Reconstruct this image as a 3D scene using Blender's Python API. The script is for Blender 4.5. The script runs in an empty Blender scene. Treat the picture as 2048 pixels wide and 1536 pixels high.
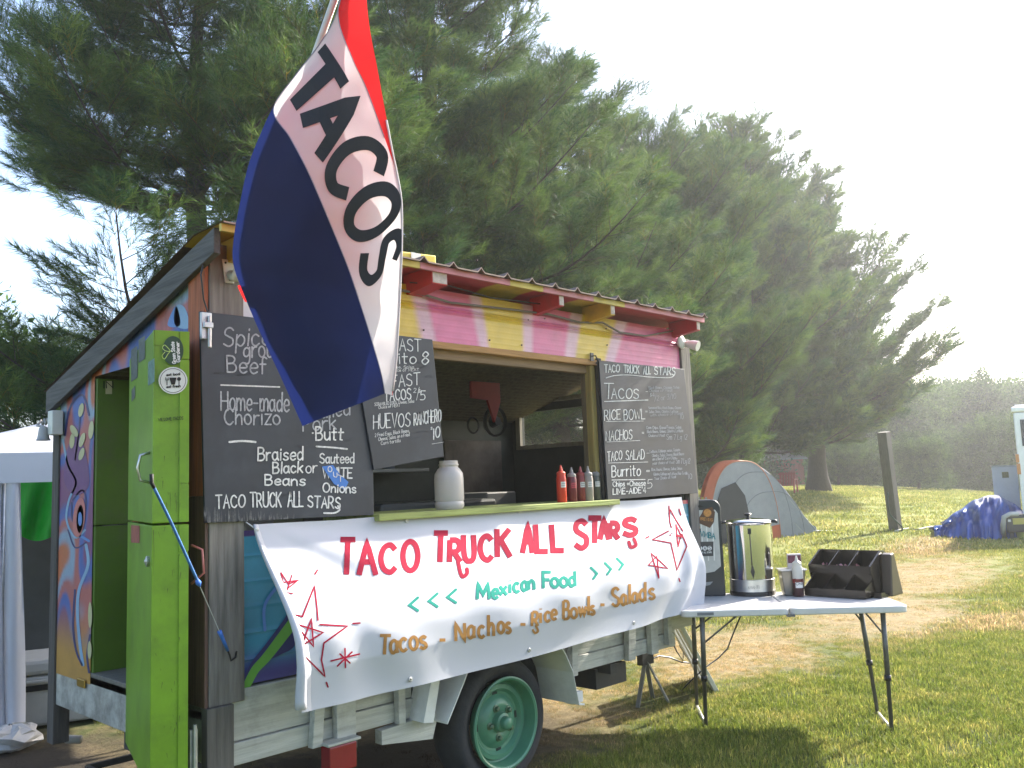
import bpy, math, random
import numpy as np
from mathutils import Vector, noise
rnd = random.Random(7); nr = np.random.default_rng(11)
sc = bpy.context.scene; COL = sc.collection
R = math.radians
# ---------------------------------------------------------------- camera
YAW, PITCH, ROLL, F = 0.7704, 0.1123, -0.0373, 1778.0
CAM = np.array([-1.7301, -3.4401, 1.551])
fw = np.array([math.cos(YAW)*math.cos(PITCH), math.sin(YAW)*math.cos(PITCH), math.sin(PITCH)])
rt = np.array([math.sin(YAW), -math.cos(YAW), 0.0]); up = np.cross(rt, fw)
rt, up = rt*math.cos(ROLL)+up*math.sin(ROLL), -rt*math.sin(ROLL)+up*math.cos(ROLL)
cd = bpy.data.cameras.new('camera'); cam = bpy.data.objects.new('camera', cd); COL.objects.link(cam)
cd.sensor_width = 36; cd.lens = F/2048*36; cd.clip_start = .05; cd.clip_end = 2000
from mathutils import Matrix
cam.matrix_world = Matrix([[rt[i], up[i], -fw[i], CAM[i]] for i in range(3)]+[[0, 0, 0, 1]])
sc.camera = cam
# ---------------------------------------------------------------- light
SUN_AZ, SUN_EL = -4.0, 34.0     # azimuth counted from +x
w = bpy.data.worlds.new('World'); sc.world = w; w.use_nodes = True
nt = w.node_tree; bg = nt.nodes['Background']
sky = nt.nodes.new('ShaderNodeTexSky'); sky.sky_type = 'NISHITA'; sky.sun_disc = False
sky.sun_elevation = R(SUN_EL); sky.sun_rotation = R(90-SUN_AZ)
sky.air_density = 1.0; sky.dust_density = 2.8; sky.ozone_density = 1.0; sky.altitude = 200
nt.links.new(sky.outputs[0], bg.inputs[0]); bg.inputs[1].default_value = 0.15
sd = bpy.data.lights.new('sun', 'SUN'); sd.energy = 5.0; sd.angle = R(.6); sd.color = (1, .93, .82)
so = bpy.data.objects.new('sun', sd); COL.objects.link(so)
sv = Vector((math.cos(R(SUN_EL))*math.cos(R(SUN_AZ)), math.cos(R(SUN_EL))*math.sin(R(SUN_AZ)), math.sin(R(SUN_EL))))
so.rotation_euler = sv.to_track_quat('Z', 'Y').to_euler(); so.location = (20, 0, 20)
vs = sc.view_settings; vs.view_transform = 'Standard'; vs.look = 'None'; vs.exposure = 1.7; vs.gamma = 1
vs.use_curve_mapping = False
sc.render.engine = 'CYCLES'; cy = sc.cycles
cy.use_denoising = True; cy.max_bounces = 7; cy.diffuse_bounces = 3; cy.glossy_bounces = 3
cy.transmission_bounces = 5; cy.transparent_max_bounces = 10; cy.volume_bounces = 1; cy.caustics_reflective = False; cy.caustics_refractive = False
cy.sample_clamp_indirect = 6; cy.use_adaptive_sampling = True; cy.adaptive_threshold = .015

# ---------------------------------------------------------------- picture point -> place on a real plane
def ray(x, y): return fw+rt*(x-1024)/F-up*(y-768)/F
def on(x, y, ax, val):
    d = ray(x, y); return CAM+d*(val-CAM[ax])/d[ax]
def dep(x, y, D): return CAM+ray(x, y)*D
def pxl(P):
    d = np.array(P)-CAM; q = d@fw; return 1024+F*(d@rt)/q, 768-F*(d@up)/q
def lerp(a, b, t): return a+(b-a)*t
def smooth(a, b, x):
    t = min(1, max(0, (x-a)/(b-a))); return t*t*(3-2*t)

# ---------------------------------------------------------------- materials
MATS = {}
def M(name, col, rough=.6, metal=0, var=.12, scale=6, bump=.0, bscale=40, kind=None, trans=0, alpha=None, spec=.5, stretch=None, attr=False, dirt=0, ior=None, dcol=(.11, .09, .07)):
    if name in MATS: return MATS[name]
    m = bpy.data.materials.new(name); m.use_nodes = True; n = m.node_tree.nodes; L = m.node_tree.links
    b = n['Principled BSDF']; b.inputs['Roughness'].default_value = rough; b.inputs['Metallic'].default_value = metal
    b.inputs['Specular IOR Level'].default_value = spec
    tc = n.new('ShaderNodeTexCoord'); mp = n.new('ShaderNodeMapping'); L.new(tc.outputs['Object'], mp.inputs[0])
    if stretch: mp.inputs['Scale'].default_value = stretch
    nz = n.new('ShaderNodeTexNoise'); nz.inputs['Scale'].default_value = scale; nz.inputs['Detail'].default_value = 6; nz.inputs['Roughness'].default_value = .65
    L.new(mp.outputs[0], nz.inputs['Vector'])
    mr = n.new('ShaderNodeMapRange'); mr.inputs[1].default_value = .3; mr.inputs[2].default_value = .7; mr.inputs[3].default_value = 1-var; mr.inputs[4].default_value = 1+var
    L.new(nz.outputs[0], mr.inputs[0])
    vm = n.new('ShaderNodeVectorMath'); vm.operation = 'SCALE'; L.new(mr.outputs[0], vm.inputs['Scale'])
    if attr:
        at = n.new('ShaderNodeAttribute'); at.attribute_name = 'Col'; L.new(at.outputs['Color'], vm.inputs[0])
    else: vm.inputs[0].default_value = col[:3]
    out = vm.outputs[0]
    if dirt:
        dn = n.new('ShaderNodeTexNoise'); dn.inputs['Scale'].default_value = 3.1; dn.inputs['Detail'].default_value = 9; dn.inputs['Roughness'].default_value = .75
        L.new(tc.outputs['Object'], dn.inputs['Vector'])
        dr = n.new('ShaderNodeMapRange'); dr.inputs[1].default_value = .5; dr.inputs[2].default_value = .72; dr.inputs[3].default_value = 0; dr.inputs[4].default_value = dirt; L.new(dn.outputs[0], dr.inputs[0])
        mx = n.new('ShaderNodeMix'); mx.data_type = 'RGBA'; L.new(dr.outputs[0], mx.inputs[0]); L.new(out, mx.inputs[6]); mx.inputs[7].default_value = (*dcol, 1); out = mx.outputs[2]
    L.new(out, b.inputs['Base Color'])
    if bump:
        bn = n.new('ShaderNodeTexNoise'); bn.inputs['Scale'].default_value = bscale; bn.inputs['Detail'].default_value = 5; L.new(mp.outputs[0], bn.inputs['Vector'])
        bp = n.new('ShaderNodeBump'); bp.inputs['Strength'].default_value = bump; bp.inputs['Distance'].default_value = .01
        L.new(bn.outputs[0], bp.inputs['Height']); L.new(bp.outputs[0], b.inputs['Normal'])
    if trans:    # thin cloth / leaf: part of the light comes through
        tr = n.new('ShaderNodeBsdfTranslucent'); L.new(out, tr.inputs[0]); mxs = n.new('ShaderNodeMixShader'); mxs.inputs[0].default_value = trans
        L.new(b.outputs[0], mxs.inputs[1]); L.new(tr.outputs[0], mxs.inputs[2]); L.new(mxs.outputs[0], n['Material Output'].inputs[0])
    if alpha is not None: b.inputs['Alpha'].default_value = alpha
    if ior: b.inputs['Transmission Weight'].default_value = 1; b.inputs['IOR'].default_value = ior
    MATS[name] = m; return m
def wood(name, col, var=.35, axis=2, rough=.75, dirt=.0):
    s = [14, 14, 14]; s[axis] = .9
    return M(name, col, rough, var=var, scale=2.6, bump=.35, bscale=6, stretch=s, dirt=dirt)

# ---------------------------------------------------------------- mesh helper
class MB:
    def __init__(s): s.v = []; s.f = []; s.mi = []; s.cur = 0; s.c = None
    def add(s, vs_, fs):
        o = len(s.v); s.v += [tuple(map(float, p)) for p in vs_]; s.f += [tuple(i+o for i in f) for f in fs]; s.mi += [s.cur]*len(fs); return s
    def box(s, a, b):
        x0, y0, z0 = a; x1, y1, z1 = b
        return s.add([(x0,y0,z0),(x1,y0,z0),(x1,y1,z0),(x0,y1,z0),(x0,y0,z1),(x1,y0,z1),(x1,y1,z1),(x0,y1,z1)],
                     [(0,3,2,1),(4,5,6,7),(0,1,5,4),(1,2,6,5),(2,3,7,6),(3,0,4,7)])
    def hexa(s, bot, top):   # two quads
        return s.add(list(bot)+list(top), [(0,3,2,1),(4,5,6,7),(0,1,5,4),(1,2,6,5),(2,3,7,6),(3,0,4,7)])
    def bar(s, a, b, wd, ht, upv=(0,0,1)):
        a = Vector(a); b = Vector(b); d = (b-a).normalized(); sd_ = d.cross(Vector(upv))
        if sd_.length < 1e-3: sd_ = d.cross(Vector((1,0,0)))
        sd_ = sd_.normalized()*wd/2; u_ = sd_.cross(d).normalized()*ht/2
        q = [(-1,-1),(1,-1),(1,1),(-1,1)]
        return s.hexa([a+sd_*i+u_*j for i, j in q], [b+sd_*i+u_*j for i, j in q])
    def tube(s, pts, r, n=8, closed=False):
        pts = [Vector(p) for p in pts]; rs = r if isinstance(r, (list, tuple)) else [r]*len(pts); o = len(s.v); V = []
        ref = Vector((0, 0, 1)); prev = None
        for i, p in enumerate(pts):
            d = (pts[min(i+1, len(pts)-1)]-pts[max(i-1, 0)])
            d = d.normalized() if d.length > 1e-9 else Vector((0, 0, 1))
            a = prev - d*prev.dot(d) if prev else d.cross(ref if abs(d.z) < .9 else Vector((1, 0, 0)))
            a = a.normalized(); prev = a; b = d.cross(a)
            V += [p+(a*math.cos(2*math.pi*k/n)+b*math.sin(2*math.pi*k/n))*rs[i] for k in range(n)]
        Fs = [(i*n+k, i*n+(k+1)%n, (i+1)*n+(k+1)%n, (i+1)*n+k) for i in range(len(pts)-1) for k in range(n)]
        Fs += [tuple(range(n))[::-1], tuple(range((len(pts)-1)*n, len(pts)*n))]
        return s.add(V, Fs)
    def lathe(s, prof, c=(0,0,0), axis='z', n=28, a0=0, a1=2*math.pi):   # prof: (radius, height)
        V = []; full = abs(a1-a0-2*math.pi) < 1e-6; m = n if full else n+1
        for r_, h in prof:
            for k in range(m):
                t = a0+(a1-a0)*k/n; x, y = r_*math.cos(t), r_*math.sin(t)
                V.append((c[0]+x, c[1]+y, c[2]+h) if axis == 'z' else (c[0]+x, c[1]-h, c[2]+y) if axis == 'y' else (c[0]+h, c[1]+x, c[2]+y))
        Fs = [(i*m+k, i*m+(k+1)%m, (i+1)*m+(k+1)%m, (i+1)*m+k) for i in range(len(prof)-1) for k in range(n)]
        return s.add(V, Fs)
    def grid(s, P):   # P: rows of points
        r_, c_ = len(P), len(P[0]); return s.add([p for row in P for p in row], [(i*c_+j, i*c_+j+1, (i+1)*c_+j+1, (i+1)*c_+j) for i in range(r_-1) for j in range(c_-1)])
    def prism(s, poly, d):   # poly: 3-D points, d: extrusion vector
        n = len(poly); d = Vector(d); P = [Vector(p) for p in poly]
        return s.add(P+[p+d for p in P], [tuple(range(n))[::-1], tuple(range(n, 2*n))]+[(k, (k+1)%n, n+(k+1)%n, n+k) for k in range(n)])
def wloc(o):
    v = Vector((0, 0, 0))
    while o: v += o.location; o = o.parent
    return v
def link(o, parent):
    COL.objects.link(o)
    if parent: o.parent = parent
    return o
def tag(o, label=None, cat=None, group=None, kind=None):
    if label: o['label'] = label
    if cat: o['category'] = cat
    if group: o['group'] = group
    if kind: o['kind'] = kind
    return o
def obj(name, mb, mat, parent=None, smooth_=False, bevel=0, sharp=None, kind=None, label=None, cols=None, base=None):
    me = bpy.data.meshes.new(name); V = np.array(mb.v, dtype=float)
    off = wloc(parent) if parent else Vector(base or (0, 0, 0))
    if len(V): V = V-np.array(off)
    me.from_pydata(V.tolist(), [], mb.f)
    for m in (mat if isinstance(mat, (list, tuple)) else [mat]): me.materials.append(m)
    if isinstance(mat, (list, tuple)): me.polygons.foreach_set('material_index', mb.mi)
    if cols is not None:
        a = me.color_attributes.new('Col', 'FLOAT_COLOR', 'POINT'); a.data.foreach_set('color', np.c_[np.array(cols), np.ones(len(cols))].ravel())
    if smooth_:
        me.polygons.foreach_set('use_smooth', [True]*len(me.polygons))
        if sharp: me.set_sharp_from_angle(angle=R(sharp))
    me.update(); o = bpy.data.objects.new(name, me); link(o, parent)
    if not parent and base: o.location = base
    if bevel:
        bv = o.modifiers.new('b', 'BEVEL'); bv.width = bevel; bv.segments = 2; bv.limit_method = 'ANGLE'
    if kind: o['kind'] = kind
    if label: o['label'] = label
    return o
def thing(name, label, cat, loc=(0,0,0), group=None):
    o = bpy.data.objects.new(name, None); COL.objects.link(o); o.location = loc; o.empty_display_size = .1
    return tag(o, label, cat, group)
def copy_tree(o, parent=None):
    c = o.copy(); COL.objects.link(c); c.parent = parent
    for ch in list(o.children): copy_tree(ch, c)
    return c

# ---------------------------------------------------------------- stroke lettering
G = {}
def gdef(t):
    for ln in t.strip().split('\n'):
        ch, wd, body = ln.split(' ', 2); G[ch] = (float(wd), [(p.strip().startswith('~'), [tuple(map(float, q.split(','))) for q in p.strip().lstrip('~').split()]) for p in body.split(';')])
gdef('''A 6 0,0 3,10 6,0 ; 1.2,4 4.8,4
B 5.4 0,0 0,10 ; ~0,10 3.4,9.8 4.6,7.8 3.2,5.5 0,5.2 ; ~0,5.2 3.8,5.2 5.3,2.8 3.8,.3 0,0
C 6 ~5.8,8.2 3.8,10 1.2,8.8 0,5 1.2,1.2 3.8,0 5.9,1.8
D 6 0,0 0,10 ; ~0,10 3.5,9.6 5.9,6 5.2,2 2.8,.2 0,0
E 5 5,10 0,10 0,0 5,0 ; 0,5.2 4,5.2
F 5 5,10 0,10 0,0 ; 0,5.2 4,5.2
G 6 ~5.8,8.2 3.8,10 1.2,8.8 0,5 1.2,1.2 3.8,0 5.8,1.8 5.8,4.6 3.6,4.6
H 6 0,0 0,10 ; 6,0 6,10 ; 0,5 6,5
I 1 .5,0 .5,10
J 4 ~4,10 4,3 3,.4 1,.2 0,2
K 5.6 0,0 0,10 ; 5.4,10 0,4.6 ; 1.6,6 5.6,0
L 5 0,10 0,0 5,0
M 7.4 0,0 .6,10 3.7,2.5 6.8,10 7.4,0
N 6 0,0 0,10 6,0 6,10
O 6.6 ~3.3,10 1,8.6 0,5 1,1.4 3.3,0 5.6,1.4 6.6,5 5.6,8.6 3.3,10
P 5.2 0,0 0,10 ; ~0,10 3.6,9.8 5.2,7.4 3.6,4.8 0,4.6
Q 6.6 ~3.3,10 1,8.6 0,5 1,1.4 3.3,0 5.6,1.4 6.6,5 5.6,8.6 3.3,10 ; 4,3 6.8,-.6
R 5.6 0,0 0,10 ; ~0,10 3.6,9.8 5,7.4 3.6,4.9 0,4.6 ; 2.2,4.6 5.6,0
S 5.4 ~5.2,8.6 3.2,10 .8,9 .6,6.6 2.8,5.2 5,3.8 5,1.2 2.8,0 0,1.4
T 6.2 0,10 6.2,10 ; 3.1,10 3.1,0
U 6 ~0,10 0,3 1.2,.4 3,0 4.8,.4 6,3 6,10
V 6 0,10 3,0 6,10
W 8.4 0,10 2,0 4.2,7.5 6.4,0 8.4,10
X 6 0,10 6,0 ; 6,10 0,0
Y 6 0,10 3,5 6,10 ; 3,5 3,0
Z 6 0,10 6,10 0,0 6,0
a 4.6 ~4.3,4.8 2.4,6 .4,4.6 .2,1.6 1.8,0 4.1,2 4.3,6 ; ~4.3,6 4.2,2 4.8,0
b 4.6 0,10 0,0 ; ~0,4 2,6 4.2,4.6 4.4,1.8 2.6,0 0,1.6
c 4.2 ~4,5 2.2,6 .3,4.4 .3,1.4 2.2,0 4.2,1.2
d 4.6 4.4,10 4.4,0 ; ~4.4,4.4 2.4,6 .2,4.2 .3,1.4 2,0 4.4,1.8
e 4.4 ~.3,3 4.2,3.4 3.8,5.4 2,6 .3,4.2 .4,1.4 2.2,0 4.3,1
f 3.4 ~3.6,9.2 2.2,10 1.2,8.4 1.2,0 ; -.2,5.6 3.2,5.8
g 4.6 ~4.3,5 2.2,6 .3,4.4 .4,1.8 2.2,.8 4.2,2.4 4.4,6 ; ~4.4,6 4.6,-1 3.2,-3.4 .8,-3
h 4.4 0,10 0,0 ; ~0,3.6 2,6 4,4.6 4.2,0
i .9 .4,6 .4,0 ; .4,7.9 .4,8.5
j 1.6 ~1.2,6 1.2,-2 -.6,-3.2 ; 1.2,7.9 1.2,8.5
k 4.2 0,10 0,0 ; 4,6 0,2.6 ; 1.3,3.6 4.2,0
l .9 .4,10 .4,0
m 7 0,6 0,0 ; ~0,3.6 1.8,6 3.4,4.6 3.4,0 ; ~3.4,3.6 5.2,6 6.9,4.6 7,0
n 4.4 0,6 0,0 ; ~0,3.6 2,6 4,4.6 4.2,0
o 4.6 ~2.3,6 .6,5 0,3 .6,1 2.3,0 4,1 4.6,3 4,5 2.3,6
p 4.6 0,6 0,-3.6 ; ~0,4 2,6 4.2,4.6 4.4,1.8 2.6,0 0,1.6
r 3.4 0,6 0,0 ; ~0,3.4 1.4,5.6 3.4,5.8
s 4 ~3.8,5.2 2.2,6 .5,5 1,3.4 3.2,2.6 3.8,1 2,0 0,.9
t 3.6 1.4,9 1.4,.4 2.8,0 ; -.2,6 3.6,6
u 4.4 ~0,6 .1,1.6 1.8,0 4,2 4.2,6 ; 4.2,6 4.3,0
v 4.2 0,6 2.1,0 4.2,6
w 6 0,6 1.5,0 3,5 4.5,0 6,6
x 4.2 0,6 4.2,0 ; 4.2,6 0,0
y 4.4 0,6 2.3,0 ; 4.4,6 1,-3.4
z 4 0,6 4,6 0,0 4,0
0 5.6 ~2.8,10 .8,8.6 0,5 .8,1.4 2.8,0 4.8,1.4 5.6,5 4.8,8.6 2.8,10
1 2 1,10 1,0
2 5 ~.3,8 2.4,10 4.8,8.4 4.2,5.6 0,0 ; 0,0 5,0
3 5 ~.3,9 3,10 4.6,7.8 2,5.4 ; ~2,5.4 4.8,4 4.4,1 2.4,0 0,1
4 5 3.6,0 3.6,10 0,3 5,3
5 5 4.8,10 .8,10 .5,5.6 ; ~.5,5.6 3.4,6.2 5,3.4 3.6,.5 .2,.4
7 5 0,10 5,10 1.8,0
8 5 ~2.5,5.4 .6,7.4 2.4,10 4.5,7.8 2.5,5.4 .2,2.6 2.5,0 4.9,2.6 2.5,5.4
$ 4 ~3.8,7.8 2,8.8 .4,7 2,5.2 3.8,3.6 2,1.8 0,2.8 ; 2,10 2,.6
/ 4 0,-1 4,11
- 4 .3,4 3.7,4
+ 4.4 0,4 4.4,4 ; 2.2,6.2 2.2,1.8
= 4 0,5.6 4,5.6 ; 0,3 4,3
. 1 .4,0 .6,.9
, 1 .8,1 .1,-1.4
: 1 .4,5 .5,5.8 ; .4,1.2 .5,2
' 1 .6,10 .3,7.6
< 4.6 4.4,9 .3,4.8 4.2,1
> 4.6 .3,9 4.4,4.8 .5,1''')
def crom(p, n=6):
    if len(p) < 3: return p
    q = [p[0]]+list(p)+[p[-1]]
    if p[0] == p[-1]: q[0] = p[-2]; q[-1] = p[1]
    o = []
    for i in range(1, len(q)-2):
        for k in range(n):
            t = k/n; a, b, c, d = q[i-1], q[i], q[i+1], q[i+2]
            o.append(tuple(.5*(2*b[j]+(c[j]-a[j])*t+(2*a[j]-5*b[j]+4*c[j]-d[j])*t*t+(-a[j]+3*b[j]-3*c[j]+d[j])*t**3) for j in (0, 1)))
    return o+[p[-1]]
def ribbon2d(pl, wd, cap=True, taper=0):
    """2-D outline of a stroke: list of quads/polys in 2-D"""
    q = [pl[0]]
    for p in pl[1:]:
        if math.hypot(p[0]-q[-1][0], p[1]-q[-1][1]) > 1e-6: q.append(p)
    if len(q) < 2: q.append((q[0][0]+wd*.3, q[0][1]))
    n = len(q); T = []
    closed = n > 3 and math.hypot(q[0][0]-q[-1][0], q[0][1]-q[-1][1]) < 1e-6
    Lp, Rp = [], []
    for i in range(n):
        a = q[(i-1)] if i > 0 else (q[-2] if closed else None); b = q[i+1] if i < n-1 else (q[1] if closed else None)
        d1 = None if a is None else (q[i][0]-a[0], q[i][1]-a[1]); d2 = None if b is None else (b[0]-q[i][0], b[1]-q[i][1])
        d1 = d1 or d2; d2 = d2 or d1
        l1 = math.hypot(*d1); l2 = math.hypot(*d2); n1 = (-d1[1]/l1, d1[0]/l1); n2 = (-d2[1]/l2, d2[0]/l2)
        m = (n1[0]+n2[0], n1[1]+n2[1]); lm = math.hypot(*m)
        if lm < .35: m, sc_ = n1, 1
        else: m = (m[0]/lm, m[1]/lm); sc_ = min(1.7, 1/max(.3, m[0]*n1[0]+m[1]*n1[1]))
        k = wd/2*sc_*(1-taper*i/(n-1)); Lp.append((q[i][0]+m[0]*k, q[i][1]+m[1]*k)); Rp.append((q[i][0]-m[0]*k, q[i][1]-m[1]*k))
    V = Lp+Rp; Fs = [(i, i+1, n+i+1, n+i) for i in range(n-1)]
    if cap and not closed:
        for e, s_ in ((0, -1), (n-1, 1)):
            a = q[e]; b = q[1] if e == 0 else q[-2]; dx, dy = a[0]-b[0], a[1]-b[1]; l = math.hypot(dx, dy); dx /= l; dy /= l; o = len(V)
            k = wd/2*(1-(taper if e else 0))
            V += [(a[0]+k*(dx*math.cos(t)-dy*math.sin(t)), a[1]+k*(dx*math.sin(t)+dy*math.cos(t))) for t in (R(-90), R(-45), 0, R(45), R(90))]; Fs.append(tuple(range(o, o+5)))
    return V, Fs
def text2d(s, p0, p1, ht, wd, slant=0, jit=.03, gap=1.7, lower=1, bold_jit=0, cap=True, seed=1, bounce=0):
    """strokes of a line of text from p0 to p1 (baseline, picture units), cap height ht (vector or number)"""
    rg = random.Random(seed+len(s)*31); adv = 0; items = []
    for ch in s:
        if ch == ' ': adv += 3.6; continue
        g = G.get(ch) or G.get(ch.upper()); items.append((adv, g, ch)); adv += g[0]+gap
    tot = max(adv-gap, .1); dx, dy = (p1[0]-p0[0])/tot, (p1[1]-p0[1])/tot
    hv = ht if isinstance(ht, tuple) else (0, -ht); out = []
    for a, g, ch in items:
        k = 1+rg.uniform(-jit, jit)*2; oy = rg.uniform(-jit, jit)*6+rg.uniform(-bounce, bounce)*10; sl = slant+rg.uniform(-jit, jit)*2
        for sm, pl in g[1]:
            q = [(x+rg.uniform(-jit, jit)*2, y*k+oy+rg.uniform(-jit, jit)*1.5) for x, y in pl]
            if pl[0] == pl[-1]: q[-1] = q[0]
            if sm: q = crom(q)
            q = [(p0[0]+dx*(a+x+sl*y)+hv[0]*y/10, p0[1]+dy*(a+x+sl*y)+hv[1]*y/10) for x, y in q]
            out.append(ribbon2d(q, wd*(1+rg.uniform(-bold_jit, bold_jit)), cap))
    return out
def stamp(strokes, proj, mb=None):
    mb = mb or MB()
    for k_, (V, Fs) in enumerate(strokes):
        P = [np.array(proj(x, y)) for x, y in V]; mb.add([q+(CAM-q)*(k_ % 14)*3.5e-5 for q in P], Fs)   # overlapping strokes lie on one another
    return mb
def path(pts, wd, sm=True, taper=0): return [ribbon2d(crom(pts) if sm else pts, wd, True, taper)]
def plane_y(y0): return lambda x, y: on(x, y, 1, y0)
def plane_x(x0): return lambda x, y: on(x, y, 0, x0)
# ---------------------------------------------------------------- palette
weathered = wood('weathered_wood', (.15, .135, .12), .5)
weathered_h = wood('weathered_wood_rake', (.085, .08, .08), .4, 1)
brownwood = wood('brown_wood', (.19, .085, .04), .4)
headwood = wood('header_wood', (.36, .19, .07), .35, 0)
white_board = wood('old_white_boards', (.42, .42, .38), .22, 0, dirt=.5)
white_metal = M('white_metal', (.62, .63, .62), .4, .0, .06, 9, dirt=.25)
black_pl = M('black_plastic', (.012, .012, .014), .38, 0, .2, 20)
steel = M('steel', (.55, .55, .55), .32, 1, .1, 30)
galv = M('galvanised', (.45, .46, .47), .45, .8, .2, 25, bump=.1)
rubber = M('rubber', (.022, .023, .028), .8, 0, .25, 14, bump=.2, bscale=60, dirt=.2)
chalk = M('chalk', (.6, .6, .6), .9, 0, .35, 60)
chalk_dim = M('chalk_dim', (.33, .34, .37), .9, 0, .4, 60)
# ================================================================ GROUND
def terrain(x, y):
    dx, dy = x-CAM[0], y-CAM[1]; dpt = dx*math.cos(YAW)+dy*math.sin(YAW); lat = dx*math.sin(YAW)-dy*math.cos(YAW)
    if dpt < 1: return 0.0
    t = lat/dpt
    px_ = 1024+t*F
    zc = np.interp(px_, [1000, 1600, 1700, 1800, 1900, 1990, 2300], [.95, .92, .8, .62, .42, .18, -.1])
    drop = smooth(44, 110, dpt)*np.interp(px_, [1650, 1900], [.6, 2.6])
    return zc*smooth(15, 40, dpt)-drop + .02*math.sin(x*.9)*math.sin(y*.7)*smooth(6, 12, dpt)
def ground_mat(name, blade=False):
    m = bpy.data.materials.new(name); m.use_nodes = True; n = m.node_tree.nodes; L = m.node_tree.links; b = n['Principled BSDF']
    b.inputs['Roughness'].default_value = .6 if blade else .95; b.inputs['Specular IOR Level'].default_value = .25
    g = n.new('ShaderNodeNewGeometry')
    def nz(sc_, det=5, rg=.6):
        t = n.new('ShaderNodeTexNoise'); t.inputs['Scale'].default_value = sc_; t.inputs['Detail'].default_value = det; t.inputs['Roughness'].default_value = rg; L.new(g.outputs['Position'], t.inputs['Vector']); return t.outputs[0]
    def ramp(src, stops):
        r = n.new('ShaderNodeValToRGB'); e = r.color_ramp.elements
        for i, (p, c) in enumerate(stops):
            el = e[i] if i < 2 else e.new(p); el.position = p; el.color = (*c, 1)
        L.new(src, r.inputs[0]); return r.outputs[0]
    # worn dry area: a trodden band in front of the tables' far side and under the trailer
    sx = n.new('ShaderNodeSeparateXYZ'); L.new(g.outputs['Position'], sx.inputs[0])
    def blob(cx, cy, rx, ry, ang=0):
        mp = n.new('ShaderNodeMapping'); mp.vector_type = 'TEXTURE'; mp.inputs['Location'].default_value = (cx, cy, 0); mp.inputs['Rotation'].default_value = (0, 0, R(ang)); mp.inputs['Scale'].default_value = (rx, ry, 1000)
        L.new(g.outputs['Position'], mp.inputs[0]); l = n.new('ShaderNodeVectorMath'); l.operation = 'LENGTH'; L.new(mp.outputs[0], l.inputs[0])
        q = n.new('ShaderNodeMapRange'); q.inputs[1].default_value = .35; q.inputs[2].default_value = 1.15; q.inputs[3].default_value = 1; q.inputs[4].default_value = 0; L.new(l.outputs['Value'], q.inputs[0]); return q.outputs[0]
    def mth(op, a, b_):
        t = n.new('ShaderNodeMath'); t.operation = op
        for i, q in enumerate((a, b_)):
            if isinstance(q, (int, float)): t.inputs[i].default_value = q
            else: L.new(q, t.inputs[i])
        return t.outputs[0]
    dry = blob(5.4, 1.0, 1.9, 1.15, 20)
    for a in ((2.2, 1.0, 2.3, 1.3, 0), (-.2, 2.2, 1.6, 1.9, 0), (11.5, 1.7, 4.6, 1.5, 10), (8.6, -.9, 2.4, .8, -40), (16.5, 3.2, 3.5, 1.0, 15), (8.0, .6, 2.6, 1.2, 10)): dry = mth('MAXIMUM', dry, blob(*a))  # the blob by the canopy is put in for shaded lawn
    dryn = mth('ADD', mth('MULTIPLY', dry, .80), mth('MULTIPLY', mth('SUBTRACT', nz(2.2, 9, .75), .5), 2.1))
    dryf = n.new('ShaderNodeMapRange'); dryf.inputs[1].default_value = .22; dryf.inputs[2].default_value = .75; L.new(dryn, dryf.inputs[0])
    if blade:
        oi = n.new('ShaderNodeAttribute'); oi.attribute_type = 'GEOMETRY'; oi.attribute_name = 'Col'
        green = ramp(nz(2.4), [(.3, (.10, .145, .022)), (.5, (.155, .195, .036)), (.7, (.25, .26, .07))])
        straw = ramp(nz(8), [(.3, (.26, .21, .10)), (.7, (.44, .36, .18))])
    else:
        green = ramp(nz(6, 8, .75), [(.3, (.03, .045, .012)), (.5, (.075, .10, .022)), (.72, (.17, .17, .06))])
        straw = ramp(nz(14, 9, .8), [(.28, (.12, .09, .045)), (.5, (.26, .20, .10)), (.72, (.42, .34, .18))])
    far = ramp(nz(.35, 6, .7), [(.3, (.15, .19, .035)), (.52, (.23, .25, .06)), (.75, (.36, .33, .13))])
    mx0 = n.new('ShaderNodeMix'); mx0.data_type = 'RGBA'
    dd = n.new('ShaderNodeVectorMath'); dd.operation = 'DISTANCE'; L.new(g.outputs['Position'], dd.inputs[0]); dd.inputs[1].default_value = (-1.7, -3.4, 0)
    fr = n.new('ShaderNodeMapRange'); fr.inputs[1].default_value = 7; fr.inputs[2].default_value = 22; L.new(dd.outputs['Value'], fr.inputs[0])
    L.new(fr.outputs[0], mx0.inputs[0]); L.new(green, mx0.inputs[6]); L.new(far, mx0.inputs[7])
    mx = n.new('ShaderNodeMix'); mx.data_type = 'RGBA'; L.new(dryf.outputs[0], mx.inputs[0]); L.new(mx0.outputs[2], mx.inputs[6]); L.new(straw, mx.inputs[7])
    out = mx.outputs[2]
    painted_shade = mth('MAXIMUM', blob(1.2, .75, 2.5, 1.15, 0), blob(-.4, 2.3, 1.9, 1.9, 0)); sf = n.new('ShaderNodeMapRange'); sf.inputs[1].default_value = .35; sf.inputs[2].default_value = .9  # shade under the trailer and by the canopy, painted into the ground colour
    L.new(mth('ADD', painted_shade, mth('MULTIPLY', mth('SUBTRACT', nz(3.1, 8, .7), .5), .9)), sf.inputs[0]); mxs_ = n.new('ShaderNodeMix'); mxs_.data_type = 'RGBA'; L.new(sf.outputs[0], mxs_.inputs[0]); L.new(out, mxs_.inputs[6]); mxs_.inputs[7].default_value = (.045, .036, .026, 1); out = mxs_.outputs[2]
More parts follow.
